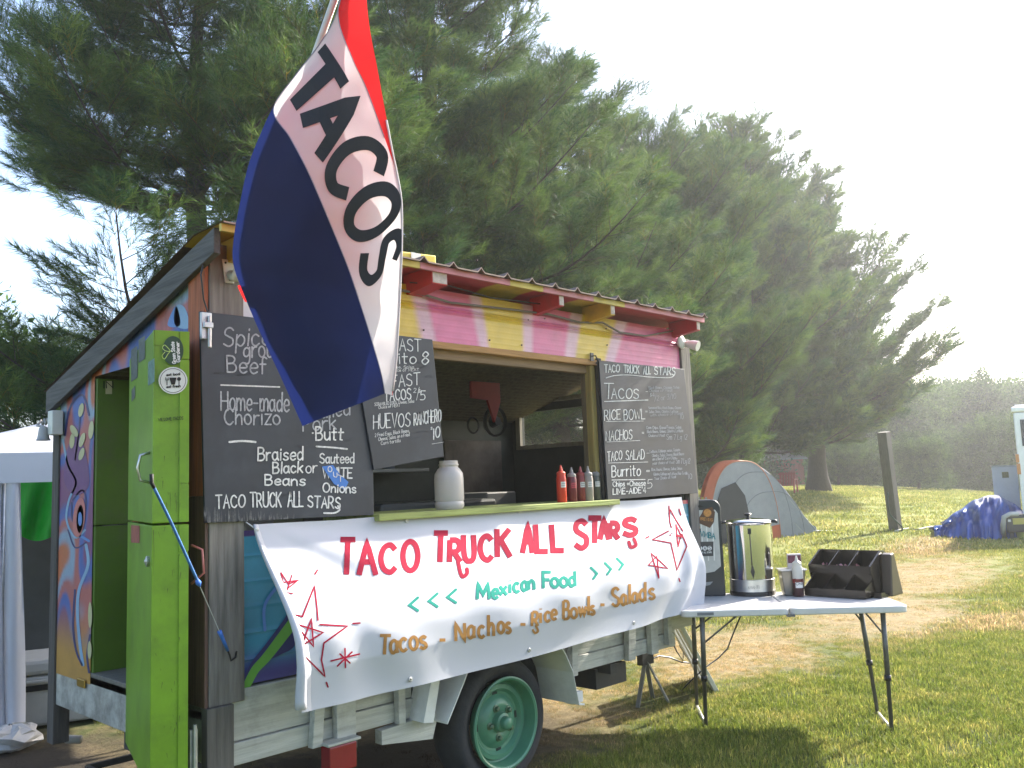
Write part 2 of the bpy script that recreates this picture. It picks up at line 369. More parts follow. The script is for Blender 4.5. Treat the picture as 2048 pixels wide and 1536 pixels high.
    if blade:
        vv = n.new('ShaderNodeVectorMath'); vv.operation = 'MULTIPLY'; L.new(out, vv.inputs[0]); L.new(oi.outputs['Color'], vv.inputs[1]); out = vv.outputs[0]
        tr = n.new('ShaderNodeBsdfTranslucent'); L.new(out, tr.inputs[0]); ms = n.new('ShaderNodeMixShader'); ms.inputs[0].default_value = .4
        L.new(b.outputs[0], ms.inputs[1]); L.new(tr.outputs[0], ms.inputs[2]); L.new(ms.outputs[0], n['Material Output'].inputs[0])
    else:
        bp = n.new('ShaderNodeBump'); bp.inputs['Strength'].default_value = .9; bp.inputs['Distance'].default_value = .06; L.new(nz(9, 8, .8), bp.inputs['Height']); L.new(bp.outputs[0], b.inputs['Normal'])
    L.new(out, b.inputs['Base Color']); return m
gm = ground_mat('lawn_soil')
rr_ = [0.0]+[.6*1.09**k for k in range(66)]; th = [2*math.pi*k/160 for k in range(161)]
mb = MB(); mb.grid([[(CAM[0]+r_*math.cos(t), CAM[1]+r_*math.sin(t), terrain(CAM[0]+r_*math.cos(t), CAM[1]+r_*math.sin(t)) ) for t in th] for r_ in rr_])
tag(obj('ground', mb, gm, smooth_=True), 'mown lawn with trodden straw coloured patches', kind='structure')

hz = bpy.data.materials.new('glare_haze'); hz.use_nodes = True; hn = hz.node_tree; hn.nodes.remove(hn.nodes['Principled BSDF'])
hv = hn.nodes.new('ShaderNodeVolumePrincipled'); hv.inputs['Color'].default_value = (.92, .95, 1, 1); hv.inputs['Density'].default_value = .0013; hv.inputs['Anisotropy'].default_value = .6
hn.links.new(hv.outputs[0], hn.nodes['Material Output'].inputs['Volume'])
tag(obj('haze', MB().box((-190, -190, -6), (190, 190, 19.5)), hz), 'thin haze over the whole lawn, added to stand in for lens glare as well', kind='stuff')  # air volume, added also for the veiling glare of the lens
# ---- instancing by geometry nodes (grass blades, needles, leaves: nobody could count them)
def raw_obj(name, V, Fs, mat, cols=None):
    me = bpy.data.meshes.new(name); me.from_pydata(V, [], Fs); me.materials.append(mat)
    if cols is not None:
        a = me.color_attributes.new('Col', 'FLOAT_COLOR', 'POINT'); a.data.foreach_set('color', np.c_[np.array(cols), np.ones(len(cols))].ravel())
    me.update(); return bpy.data.objects.new(name, me)
def scatter(name, pts, rots, scl, sources, idx, parent=None, label=None):
    me = bpy.data.meshes.new(name); off = np.array(wloc(parent)) if parent else 0
    me.from_pydata((np.array(pts)-off).tolist(), [], [])
    for nm, ty, arr, key in (('rot', 'FLOAT_VECTOR', rots, 'vector'), ('scl', 'FLOAT', scl, 'value'), ('idx', 'INT', idx, 'value')):
        a = me.attributes.new(nm, ty, 'POINT'); a.data.foreach_set(key, np.array(arr).ravel())
    o = bpy.data.objects.new(name, me); link(o, parent); o['kind'] = 'stuff'
    if label: o['label'] = label
    ng = bpy.data.node_groups.new(name, 'GeometryNodeTree'); ng.interface.new_socket('Geometry', in_out='INPUT', socket_type='NodeSocketGeometry'); ng.interface.new_socket('Geometry', in_out='OUTPUT', socket_type='NodeSocketGeometry')
    N = ng.nodes; L = ng.links; gi = N.new('NodeGroupInput'); go = N.new('NodeGroupOutput'); ip = N.new('GeometryNodeInstanceOnPoints'); jn = N.new('GeometryNodeJoinGeometry')
    L.new(gi.outputs[0], ip.inputs['Points'])
    for s in sources:
        oi = N.new('GeometryNodeObjectInfo'); oi.inputs['Object'].default_value = s; oi.inputs['As Instance'].default_value = True; L.new(oi.outputs['Geometry'], jn.inputs[0])
    L.new(jn.outputs[0], ip.inputs['Instance']); ip.inputs['Pick Instance'].default_value = True
    for nm, ty, sock in (('rot', 'FLOAT_VECTOR', 'Rotation'), ('scl', 'FLOAT', 'Scale'), ('idx', 'INT', 'Instance Index')):
        na = N.new('GeometryNodeInputNamedAttribute'); na.data_type = ty; na.inputs['Name'].default_value = nm; L.new(na.outputs['Attribute'], ip.inputs[sock])
    L.new(ip.outputs[0], go.inputs[0]); md = o.modifiers.new('scatter', 'NODES'); md.node_group = ng
    return o
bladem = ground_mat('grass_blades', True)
def tuft(n, size, h, wd, seed):
    g = np.random.default_rng(seed); V, Fs, C = [], [], []
    for i in range(n):
        x, y = g.uniform(-size/2, size/2, 2); a = g.uniform(0, 2*math.pi); hh = h*g.uniform(.45, 1.15); ln = hh*g.uniform(.1, .9); b = g.uniform(0, 2*math.pi); w2 = wd*g.uniform(.6, 1.2)/2
        dx, dy = math.cos(a)*w2, math.sin(a)*w2; lx, ly = math.cos(b)*ln, math.sin(b)*ln; o = len(V)
        V += [(x-dx, y-dy, -.01), (x+dx, y+dy, -.01), (x+lx*.4-dx*.8, y+ly*.4-dy*.8, hh*.6), (x+lx*.4+dx*.8, y+ly*.4+dy*.8, hh*.6), (x+lx, y+ly, hh*.92)]
        Fs += [(o, o+1, o+3, o+2), (o+2, o+3, o+4)]; k = g.uniform(.6, 1.4); q = g.uniform(0, 1) < .2
        C += [(k*(1.9 if q else 1), k*(1.5 if q else 1), k*(1.7 if q else .9))]*5
    return raw_obj('blade_tuft', V, Fs, bladem, C)
def visible_ground(n, d0, d1, g):
    out = []
    while len(out) < n:
        d = math.sqrt(g.uniform(d0*d0, d1*d1)); t = g.uniform(-.62, .66)
        p = CAM+np.array([math.cos(YAW), math.sin(YAW), 0])*d+np.array([math.sin(YAW), -math.cos(YAW), 0])*t*d
        if 0.15 < p[0] < 3.0 and .55 < p[1] < 1.6 and g.uniform() < .8: continue
        if p[0] < .9 and p[1] > .5 and d < 9: continue
        out.append((p[0], p[1], terrain(p[0], p[1])))
    return np.array(out)
gg = np.random.default_rng(3)
def dryness(p):  # thins the blades on the trodden straw areas
    k = 0
    for cx, cy, rx, ry in ((5.4, .9, 1.9, 1.3), (2.2, 1.0, 2.3, 1.3), (11.5, 1.7, 4.6, 1.6), (8.0, .6, 2.4, 1.0)):
        k = max(k, 1-math.hypot((p[0]-cx)/rx, (p[1]-cy)/ry))
    return k
for (d0, d1, n, cnt, sz, h, wd, nm) in ((2.6, 8.5, 4600, 100, .24, .043, .0048, 'grass'), (8.5, 17, 6000, 60, .42, .05, .010, 'grass'), (17, 45, 8000, 40, .8, .07, .022, 'grass')):
    P = visible_ground(n, d0, d1, gg); S = np.array([max(.35, (1.0 if dryness(p) <= 0 else 1-.85*min(1, dryness(p)*2)))*gg.uniform(.75, 1.25) for p in P])
    rot = np.zeros((n, 3)); rot[:, 2] = gg.uniform(0, 6.28, n)
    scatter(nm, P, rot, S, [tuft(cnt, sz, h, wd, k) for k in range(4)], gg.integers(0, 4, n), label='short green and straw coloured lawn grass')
# ================================================================ TREES
def leafmat(name, c0, c1, trans=.35, rough=.5):
    m = bpy.data.materials.new(name); m.use_nodes = True; n = m.node_tree.nodes; L = m.node_tree.links; b = n['Principled BSDF']; b.inputs['Roughness'].default_value = rough; b.inputs['Specular IOR Level'].default_value = .18
    oi = n.new('ShaderNodeObjectInfo'); at = n.new('ShaderNodeAttribute'); at.attribute_name = 'Col'
    mx = n.new('ShaderNodeMix'); mx.data_type = 'RGBA'; L.new(oi.outputs['Random'], mx.inputs[0]); mx.inputs[6].default_value = (*c0, 1); mx.inputs[7].default_value = (*c1, 1)
    vm = n.new('ShaderNodeVectorMath'); vm.operation = 'MULTIPLY'; L.new(mx.outputs[2], vm.inputs[0]); L.new(at.outputs['Color'], vm.inputs[1]); L.new(vm.outputs[0], b.inputs['Base Color'])
    tr = n.new('ShaderNodeBsdfTranslucent'); L.new(vm.outputs[0], tr.inputs[0]); ms = n.new('ShaderNodeMixShader'); ms.inputs[0].default_value = trans
    L.new(b.outputs[0], ms.inputs[1]); L.new(tr.outputs[0], ms.inputs[2]); L.new(ms.outputs[0], n['Material Output'].inputs[0]); return m
needle = leafmat('pine_needles', (.024, .07, .026), (.12, .185, .036), .40, .6)
bark = M('bark', (.045, .036, .03), .95, 0, .4, 6, bump=.8, bscale=12, stretch=(6, 6, 1))
def spray(seed, nw=.0052, nl=.125):
    g = np.random.default_rng(seed); V, Fs, C = [], [], []
    twigs = [((0, 0, 0), (.42, 0, .05))]
    for k in range(5):
        t = .15+.16*k; sd_ = (-1)**k; a = R(38)*sd_; l = .26*(1-t*.45)*g.uniform(.8, 1.2)
        twigs.append(((.42*t, 0, .05*t), (.42*t+l*math.cos(a), l*math.sin(a), .05*t+l*g.uniform(-.05, .35))))
    for a, b in twigs:
        a = np.array(a); b = np.array(b); d = b-a; ln = np.linalg.norm(d); d = d/ln
        s_ = np.cross(d, (0, 0, 1)); s_ /= np.linalg.norm(s_); u_ = np.cross(s_, d)
        o = len(V); V += [tuple(a-s_*.003), tuple(a+s_*.003), tuple(b)]; Fs.append((o, o+1, o+2)); C += [(1.6, .75, .8)]*3
        nn = int(30*ln/.26)+8
        for i in range(nn):
            t = (i+g.uniform(0, 1))/nn; t = .25+.75*t; p = a+d*ln*t; ph = g.uniform(0, 2*math.pi); sp = R(g.uniform(22, 62))*(1.1-.5*t)
            q = d*math.cos(sp)+(s_*math.cos(ph)+u_*math.sin(ph))*math.sin(sp); l = nl*g.uniform(.7, 1.15)
            x = np.cross(q, g.normal(size=3)); x = x/np.linalg.norm(x)*nw/2; o = len(V)
            V += [tuple(p-x), tuple(p+x), tuple(p+q*l+np.array((0, 0, -.012)))]; Fs.append((o, o+1, o+2)); k = g.uniform(.7, 1.3); C += [(k, k, k)]*3
    return raw_obj('pine_spray', V, Fs, needle, C)
SPR = [spray(k) for k in range(6)]
SPR_FAR = [spray(20+k, .009, .12) for k in range(4)]
def pine(base, H, RM, seed, label, z0=1.5, lean=(0, 0), far=False, dens=1.0, rise=.25, skirt=1.0, group='white pines in a row behind the trailer', crown_pow=.75, r0=None, gap=None):
    g = np.random.default_rng(seed); root = thing('pine_tree', label, 'tree', base, group)
    bx, by, bz = base; r0 = r0 or H*.02
    axis = lambda z: np.array([bx+lean[0]*z+.12*math.sin(z*.6+seed), by+lean[1]*z+.12*math.cos(z*.5+seed), bz+z])
    t = MB(); zs = np.linspace(0, H, 22); t.tube([axis(z) if z > 0 else axis(0)-np.array((0, 0, .3)) for z in zs], [r0*(1.7 if z == 0 else 1.15 if z < H*.06 else 1)*(1-z/H)**.8+.012 for z in zs], 10)
    obj('trunk', t, bark, root, True)
    br = MB(); P, RT, S = [], [], []
    z = z0; q = 0
    while z < H-.25:
        f_ = (z-z0)/(H-z0); L0 = RM*((1-f_)**crown_pow)*(.72+.28*min(1, f_*6)) if f_ > .06 else RM*.85*skirt
        nb = int(g.integers(5, 7))
        a0 = g.uniform(0, 6.28)
        for k in range(nb):
            a = a0+2*math.pi*k/nb+g.uniform(-.35, .35); l = L0*g.uniform(.62, 1.12)
            if l < .3: continue
            if gap and gap[0] < z < gap[1] and math.cos(a)*rt[0]+math.sin(a)*rt[1] < .15: continue
            dr = np.array([math.cos(a), math.sin(a), 0]); per = np.array([-dr[1], dr[0], 0]); el = R(g.uniform(-6, 12)+rise*70*f_**.8+rise*25)
            st = axis(z); n = 9; pts = []; wv = g.uniform(-.12, .12)
            for i in range(n+1):
                s_ = i/n; pts.append(st+dr*l*s_*math.cos(el)+np.array((0, 0, 1))*(l*s_*math.sin(el)-.10*l*math.sin(math.pi*s_)+.12*l*s_*s_)+per*l*wv*math.sin(3*s_))
            br.tube(pts, [max(.006, .013*l*(1-.85*i/n)) for i in range(n+1)], 5)
            nbl = max(3, int(l/(.17 if not far else .26)*dens)); side = 1
            for j in range(nbl):
                s_ = .18+.82*(j+g.uniform(0, 1))/nbl; side = -side; i = min(n-1, int(s_*n)); p = pts[i]+(pts[i+1]-pts[i])*(s_*n-i); tn = pts[i+1]-pts[i]; tn = tn/np.linalg.norm(tn)
                bl = (l*.42*(1-s_)**.7+.22)*g.uniform(.6, 1.2); an = R(g.uniform(35, 65))*side; d = tn*math.cos(an)+per*math.sin(an)+np.array((0, 0, g.uniform(-.08, .3))); d /= np.linalg.norm(d)
                if bl > .5: br.tube([p, p+d*bl*.5+np.array((0,0,-.02*bl)), p+d*bl], [.008, .006, .003], 3)
                m = max(1, int(bl/(.125 if not far else .2)))
                for u_ in range(m):
                    tt = (u_+.35+g.uniform(-.2, .2))/m; pp = p+d*bl*tt*.95+g.normal(size=3)*.03; dd = d+per*g.uniform(-.6, .6)+np.array((0, 0, g.uniform(-.1, .55))); dd /= np.linalg.norm(dd)
                    P.append(pp); RT.append((g.uniform(-.7, .7), -math.asin(dd[2]), math.atan2(dd[1], dd[0]))); S.append(g.uniform(.85, 1.4)*(1.0 if not far else 1.5))
            for u_ in range(3):
                P.append(pts[-1]); dd = dr+per*g.uniform(-.4, .4)+np.array((0, 0, g.uniform(.1, .7))); dd /= np.linalg.norm(dd); RT.append((0, -math.asin(dd[2]), math.atan2(dd[1], dd[0]))); S.append(1.1 if not far else 1.5)
        z += g.uniform(.40, .62)*(1 if not far else 1.25)*(1+.2*(1-f_)); q += 1
    for u_ in range(8): P.append(axis(H-.1*u_)); RT.append((0, -g.uniform(.7, 1.4), g.uniform(0, 6.28))); S.append(1.)
    b_ = obj('branch', br, bark, root, True, kind='stuff')
    src = SPR_FAR if far else SPR
    scatter('crown', P, RT, S, src, g.integers(0, len(src), len(P)), root); return len(P)
def gpt(px_, D):
    p = dep(px_, 940, D); return (float(p[0]), float(p[1]), float(terrain(p[0], p[1])))
NS = 0
NS += pine(gpt(400, 12.5), 11.2, 5.0, 1, 'nearest and widest white pine, overhanging the left half of the trailer', 2.1, rise=.12, skirt=.95, crown_pow=.75, gap=(3.9, 5.3))
NS += pine(gpt(880, 15), 13.6, 4.3, 2, 'white pine behind the taco flag and the middle of the trailer roof', 2.6, rise=.2, crown_pow=.7)
NS += pine(gpt(1130, 19), 10.5, 4.6, 3, 'white pine behind the pink and yellow end of the roof', 2.2, rise=.3, crown_pow=.6)
NS += pine(gpt(1330, 24), 11.0, 5.2, 4, 'white pine rising just right of the trailer corner', 1.8, rise=.32, crown_pow=.55)
NS += pine(gpt(1500, 31), 13.1, 5.6, 5, 'white pine with a dark trunk behind the dome tent', 1.8, far=True, rise=.38, crown_pow=.55)
NS += pine(gpt(1640, 36), 12.8, 5.6, 6, 'last pine of the row, standing alone on a flared trunk at the right end', 1.9, far=True, rise=.38, r0=.36, crown_pow=.6, dens=1.25)
# broad-leaved trees and shrubs far behind
leafm = leafmat('broad_leaves', (.018, .05, .012), (.085, .145, .03), .32, .8)
def clump(seed, n=70, sz=.075):
    g = np.random.default_rng(seed); V, Fs, C = [], [], []
    for i in range(n):
        p = g.normal(size=3); p = p/np.linalg.norm(p)*g.uniform(.1, .5); a = g.normal(size=3); a /= np.linalg.norm(a); b = np.cross(a, g.normal(size=3)); b /= np.linalg.norm(b); s_ = sz*g.uniform(.6, 1.3); o = len(V)
        V += [tuple(p-a*s_), tuple(p+b*s_*.5), tuple(p+a*s_), tuple(p-b*s_*.5)]; Fs.append((o, o+1, o+2, o+3)); k = g.uniform(.65, 1.35); C += [(k, k, k)]*4
    return raw_obj('leaf_clump', V, Fs, leafm, C)
CL = [clump(k) for k in range(4)]
def broadleaf(name, base, H, W, seed, label, group, dens=1.0, cat='tree', cs=1.0):
    g = np.random.default_rng(seed); root = thing(name, label, cat, base, group); B = np.array(base)
    t = MB(); t.tube([B-(0, 0, .2), B+(0, 0, H*.3), B+(.1, 0, H*.7)], [H*.025+.02, H*.018+.02, .02], 7); P = []
    lobes = [(B+np.array((g.uniform(-.3, .3)*W, g.uniform(-.3, .3)*W, H*g.uniform(.14, .85))), g.uniform(.22, .4)*W) for _ in range(12)]
    for c, r_ in lobes:
        t.tube([B+(0, 0, H*.25), (B+c)/2+(0, 0, H*.15), c], [.05*H/6, .03*H/6, .01], 4)
        n = int(70*dens)
        for i in range(n):
            d = g.normal(size=3); d /= np.linalg.norm(d); rr = r_*g.uniform(.45, 1.1)
            
            P.append(c+d*rr*np.array((1, 1, .8)))
    n = len(P); obj('trunk', t, bark, root, True)
    scatter('crown', P, g.uniform(0, 6.28, (n, 3)), g.uniform(.7, 1.4, n)*H/7*1.15*cs, CL, g.integers(0, 4, n), root)
far_specs = [(1560, 66, 10, 8), (1640, 60, 8, 7), (1700, 62, 9, 8), (1762, 58, 8.5, 8), (1830, 60, 9.5, 8), (1900, 64, 10.5, 8), (1960, 66, 11, 8), (2030, 60, 11.5, 9), (2110, 62, 13, 9), (1800, 72, 11, 8), (1870, 78, 13, 9), (1940, 84, 14.5, 9), (2000, 84, 15, 9), (2075, 84, 16.5, 9), (1470, 60, 9, 8), (2200, 60, 12, 9), (1390, 60, 9, 8)]
far_lab = ['beyond the red building, behind the last pine trunk', 'left of the grey post, low and dense', 'just left of the grey post', 'right above the grey post top', 'right of the grey post', 'rounded, left of the portable toilet', 'behind the portable toilet', 'left of the white camper', 'behind the white camper', 'hazy back-row crown above the post', 'hazy back-row crown left of the toilet', 'hazy tall back-row crown above the toilet', 'hazy tall back-row crown left of the camper', 'tallest hazy crown at the right edge', 'behind the dome tent', 'beyond the right edge behind the camper', 'behind the right corner of the trailer']
for i, (px_, D, H, W) in enumerate(far_specs):
    b = gpt(px_, D); yt_ = float(np.interp(px_, [1400, 1560, 1700, 1800, 1900, 2000, 2200], [730, 735, 748, 775, 790, 785, 760]))+(-14 if D > 70 else 0)+8*math.sin(i*2.3); H = (935+(1100-px_)*.037*0-yt_)/1778*D+1.55-(b[2]-.8)
    broadleaf('broadleaf_tree', (b[0], b[1], b[2]-.8), H, W, 40+i, 'distant leafy tree '+far_lab[i], 'leafy trees along the far edge of the lawn', 1.2, cs=1.0)
for i, (px_, D, H, W, lb) in enumerate([(1835, 43, 2.6, 2.6, 'small pale shrub right of the grey post'), (1675, 46, 2.3, 2.8, 'low dark shrub right of the last pine trunk'), (1725, 47, 2.8, 3.0, 'bushy shrub left of the grey post'), (1880, 50, 3.2, 3.4, 'dark shrub between pale shrub and toilet'), (1990, 48, 4.0, 4.0, 'tall shrub between toilet and white camper'), (1440, 44, 3.0, 3.5, 'shrub behind the dome tent')]):
    b = gpt(px_, D); broadleaf('shrub', (b[0], b[1], b[2]-.1), H, W, 80+i, lb, 'shrubs at the lawn edge', 1.3, 'shrub', .9)
for i, (x, y, H, lb) in enumerate([(2, 16, 7, 'broad leafy tree far behind the white canopy'), (-4, 17, 8, 'broad leafy tree at the far left behind the canopy')]):
    broadleaf('broadleaf_tree', (x, y+6, 0), H, 7, 90+i, lb, 'leafy trees at the left', 1.0)
# ================================================================ TRAILER
ft = thing('food_trailer', 'painted wooden food trailer with open hatch, striped siding and a green rimmed wheel', 'food trailer', (0, 0, 0))
roofz = lambda y: 2.578-(.275*y if y > 0 else 0)
def B(name, a, b, mat, parent=ft, bevel=.004, **k): return obj(name, MB().box(a, b), mat, parent, bevel=bevel, **k)
# posts (weathered), corner boards
B('corner_post', (0, -.035, .72), (.155, .09, 2.60), weathered, label='wide weathered post at the left front corner')
mbp = MB(); mbp.hexa([(3.50, -.02, .72), (3.61, -.02, .72), (3.61, .09, .72), (3.50, .09, .72)], [(3.495, -.02, 2.52), (3.605, -.02, 2.52), (3.605, .09, 2.52), (3.495, .09, 2.52)])
obj('corner_post', mbp, weathered, ft, bevel=.004, label='grey cracked post at the right front corner')
B('corner_post', (-.012, 1.63, .3), (.07, 1.72, 2.02), wood('dark_post', (.07, .06, .055), .4))
B('corner_post', (3.5, 1.62, .5), (3.59, 1.71, 2.05), weathered)
# siding over the hatch, ribbed sheet with sprayed stripes
PINK, YEL, RED, LIL = (.60, .14, .29), (.62, .42, .05), (.50, .05, .075), (.60, .36, .46)
stripes = [(640, YEL), (775, YEL), (806, YEL), (820, YEL), (832, LIL), (850, LIL), (858, PINK), (935, PINK), (944, LIL), (958, LIL), (966, YEL), (1040, YEL), (1048, LIL), (1062, LIL), (1070, PINK), (1140, PINK), (1148, LIL), (1166, LIL), (1174, YEL), (1245, YEL), (1254, LIL), (1272, LIL), (1282, PINK), (1420, PINK)]
slx = [s[0] for s in stripes]; slc = np.array([s[1] for s in stripes])
def stripe_col(P):
    x, y = pxl(P); v = (y-600)/100
    # stripes lean: left ones run down to the right, right ones down to the left
    xs = x-(np.interp(x, [800, 950, 1060, 1180, 1300], [22, 22, 0, -22, -62]))*v
    c = np.array([np.interp(xs, slx, slc[:, k]) for k in range(3)])
    n_ = math.sin(P[0]*31+P[2]*17)*math.sin(P[0]*13-P[2]*41); c = c*(1+.06*n_)
    top = smooth(2.50, 2.575, P[2]); c = c*(1-top*.5)+np.array(RED)*top*.5 if c[1] < .3 else c
    return np.clip(c, 0, 1)
zs = []; prof = []
z = 2.300
while z < 2.575:
    zs.append(z); z += .0045
def rib(z):
    k = (z-2.30)/.275; d = 0
    for c in (.62,): d = max(d, .010*max(0, 1-abs(abs(k-c)-.035)/.035))
    for c in (.10, .22, .34, .46, .80, .92): d = max(d, .0014*max(0, 1-abs(k-c)/.02))
    return d
rows = []; cols = []
for z in zs:
    row = [(x, -.004-rib(z), z) for x in np.linspace(.158, 3.493, 230)]; rows.append(row)
    for p in row:
        if p[0] < .45: c = (.62, .64, .68) if z > 2.40 or p[0] < .3 else (.6, .45, .1)
        elif .905 < p[0] < .965 and z < 2.49: c = (.03, .06, .1) if (p[0]-.935)**2*60+(z-2.40) > .02 else (.05, .25, .6)
        else: c = stripe_col(p)
        cols.append(c)
paint = M('sprayed_paint', (1, 1, 1), .42, var=.07, scale=9, bump=.05, attr=True, dirt=.25)
obj('siding', MB().grid(rows), paint, ft, True, cols=cols, sharp=35)
sc_ = MB()
for px_, py_ in [(848, 660), (924, 560), (955, 520), (980, 680), (1044, 690), (1057, 640), (1090, 637), (1213, 657), (1215, 690), (1094, 560), (1180, 600)]:
    p = on(px_, py_, 1, -.012); sc_.lathe([(0, .0), (.005, 0), (.005, -.004), (0, -.005)], (p[0], p[1], p[2]), 'y', 8)
obj('screw', sc_, M('rusty_screw', (.06, .035, .03), .6), ft, kind='stuff')
# header, jamb studs, lintel strip
B('header_beam', (.84, -.015, 2.262), (2.66, .03, 2.298), headwood)
B('header_beam', (.84, .032, 2.215), (2.60, .07, 2.29), wood('raw_header', (.22, .14, .08), .3, 0))
B('jamb_stud', (2.515, .0, 1.43), (2.56, .05, 2.28), wood('jamb_yellow', (.30, .22, .07), .35))
B('jamb_stud', (2.52, .052, 1.43), (2.56, .09, 2.21), wood('jamb_brown', (.12, .09, .05), .4))
B('jamb_stud', (2.562, -.02, 1.43), (2.60, .02, 2.31), wood('jamb_dark', (.05, .045, .045), .4))
hk = MB(); p = on(1186, 712, 1, -.03); hk.tube([(p[0], -.02, p[2]), (p[0], -.05, p[2]), (p[0]+.01, -.06, p[2]-.03), (p[0], -.05, p[2]-.05)], .004); hk.box((p[0]-.015, -.024, p[2]-.03), (p[0]+.015, -.018, p[2]+.02)); obj('hook', hk, black_pl, ft)
# end wall (left) with mural, door opening y .76..1.17
def mural_col(P, seed=0):
    y, z = P[1] if P[0] < .01 else P[0], P[2]
    a = math.sin(y*9+math.sin(z*5)*2)+math.sin(z*7.3+y*4+1.3*math.sin(y*11)); b = math.sin(z*4.1-y*6+seed)+math.sin(y*17+z*3)
    cols_ = [(.42, .115, .05), (.17, .05, .15), (.05, .10, .34), (.36, .10, .10), (.22, .30, .42), (.42, .115, .05)]
    t = (a+2)/4*5+b*.5; t = max(0, min(4.99, t)); i = int(t); f_ = smooth(.25, .75, t-i); c = np.array(cols_[i])*(1-f_)+np.array(cols_[i+1])*f_
    if z < 1.05: c = c*smooth(.75, 1.05, z)+np.array((.42, .22, .05))*(1-smooth(.75, 1.05, z))
    return c
def wallgrid(name, ys, z0, ztop, mat, parent=ft, x=-.0015, fn=mural_col):
    rows, cols = [], []
    for k in range(70):
        row = []
        for y in ys:
            z = lerp(z0, ztop(y) if callable(ztop) else ztop, k/69); p = (x, y, z); row.append(p); cols.append(fn(p))
        rows.append(row)
    return obj(name, MB().grid(rows), mat, parent, cols=cols)
mpaint = M('mural_paint', (1, 1, 1), .5, var=.1, scale=7, bump=.05, attr=True, dirt=.2)
wallgrid('end_wall_panel', np.linspace(1.17, 1.64, 40), .66, lambda y: roofz(y)-.03, mpaint)
wallgrid('end_wall_panel', np.linspace(.70, 1.169, 30), 2.17, lambda y: roofz(y)-.03, mpaint)
B('trim_board', (-.02, -.03, 1.55), (-.002, .115, 2.50), wood('orange_trim', (.30, .085, .035), .5), bevel=.002); B('trim_board', (-.016, -.03, .72), (-.002, .115, 1.548), wood('dark_trim', (.10, .055, .04), .5), bevel=.002)
wallgrid('end_wall_panel', np.linspace(.12, .699, 40), .72, lambda y: roofz(y)-.03, M('orange_paint', (1, 1, 1), .55, var=.3, scale=5, stretch=(6, 6, .8), attr=True, dirt=.6), fn=lambda p: (.33, .10, .045) if not (p[1] > .1 and p[2] > 2.2) else mural_col(p))
# painted wheat ears and swirls of the mural
MC = {'cream': M('paint_cream', (.45, .42, .24), .5), 'blue': M('paint_blue', (.08, .2, .5), .5), 'lblue': M('paint_light_blue', (.2, .33, .5), .5), 'navy': M('paint_navy', (.03, .03, .13), .5), 'purple': M('paint_purple', (.13, .04, .16), .5), 'red': M('paint_red', (.40, .04, .06), .5), 'green': M('paint_green', (.12, .33, .05), .5), 'pinkp': M('paint_pink', (.45, .14, .14), .5)}
ex = plane_x(-.003); ex2 = plane_x(-.005)
def blobp(pts, proj): V = [proj(x, y) for x, y in crom(list(pts)+[pts[0]], 6)[:-1]]; return MB().add(V, [tuple(range(len(V)))])
def leaf(cx, cy, rx, ry, tilt=0):
    return [(cx+rx*math.cos(t)*math.cos(tilt)-ry*math.sin(t)*math.sin(tilt), cy+rx*math.cos(t)*math.sin(tilt)+ry*math.sin(t)*math.cos(tilt)) for t in [k*math.pi/4 for k in range(8)]]
def mural(parts_, proj0):
    for cname, kind, data in parts_:
        if kind == 'leaf': o = blobp(leaf(*data), proj0)
        elif kind == 'poly': o = blobp(data, proj0)
        else: o = stamp(path(data[0], data[1]), proj0)
        obj('mural_shape', o, MC[cname], ft)
mural([('navy', 'line', ([(130, 870), (140, 815), (165, 790), (178, 830)], 4)), ('purple', 'poly', [(128, 960), (135, 900), (150, 860), (170, 900), (178, 970), (150, 990)]),
       ('navy', 'line', ([(150, 920), (158, 860), (160, 810)], 3)), ('navy', 'line', ([(145, 1000), (165, 980), (172, 1010), (160, 1060), (145, 1040), (143, 1005)], 3)), ('lblue', 'line', ([(126, 880), (136, 930), (152, 965), (138, 1000), (133, 1040), (150, 1075), (170, 1060)], 4)),
       ('navy', 'line', ([(136, 1060), (150, 1095), (172, 1085)], 3)), ('lblue', 'line', ([(172, 1090), (176, 1130), (158, 1180), (155, 1230), (160, 1290), (166, 1330)], 6)), ('navy', 'line', ([(150, 1180), (146, 1250), (152, 1300), (164, 1330)], 4)), ('navy', 'line', ([(180, 1270), (174, 1310), (178, 1345)], 4)), ('blue', 'line', ([(158, 1070), (178, 1082)], 5))], ex)
mural([('cream', 'leaf', (162, 820, 5, 14, .2)), ('cream', 'leaf', (148, 862, 6, 13, -.5)), ('cream', 'leaf', (144, 882, 5, 15, .1)), ('cream', 'leaf', (182, 860, 5, 18, .1)), ('cream', 'leaf', (164, 880, 5, 15, .3)), ('cream', 'leaf', (163, 908, 5, 13, .3)), ('cream', 'leaf', (180, 1230, 4, 26, 0)), ('cream', 'leaf', (179, 1300, 4, 18, 0)), ('pinkp', 'leaf', (158, 1035, 12, 40, .1)), ('cream', 'leaf', (160, 1038, 7, 28, .05))], ex2)
mural([('blue', 'leaf', (160, 1038, 4, 14, 0))], plane_x(-.007))
mural([('lblue', 'poly', [(352, 612), (370, 616), (378, 655), (350, 650)]), ('blue', 'poly', [(335, 650), (352, 612), (360, 650)])], ex)
# brass hinge plates on the end wall
for px_, py_ in [(164, 1366)]:
    p = on(px_, py_, 0, -.006); B('hinge', (-.014, p[1]-.05, p[2]-.02), (-.006, p[1]+.05, p[2]+.02), M('brass', (.4, .25, .06), .4, .8))
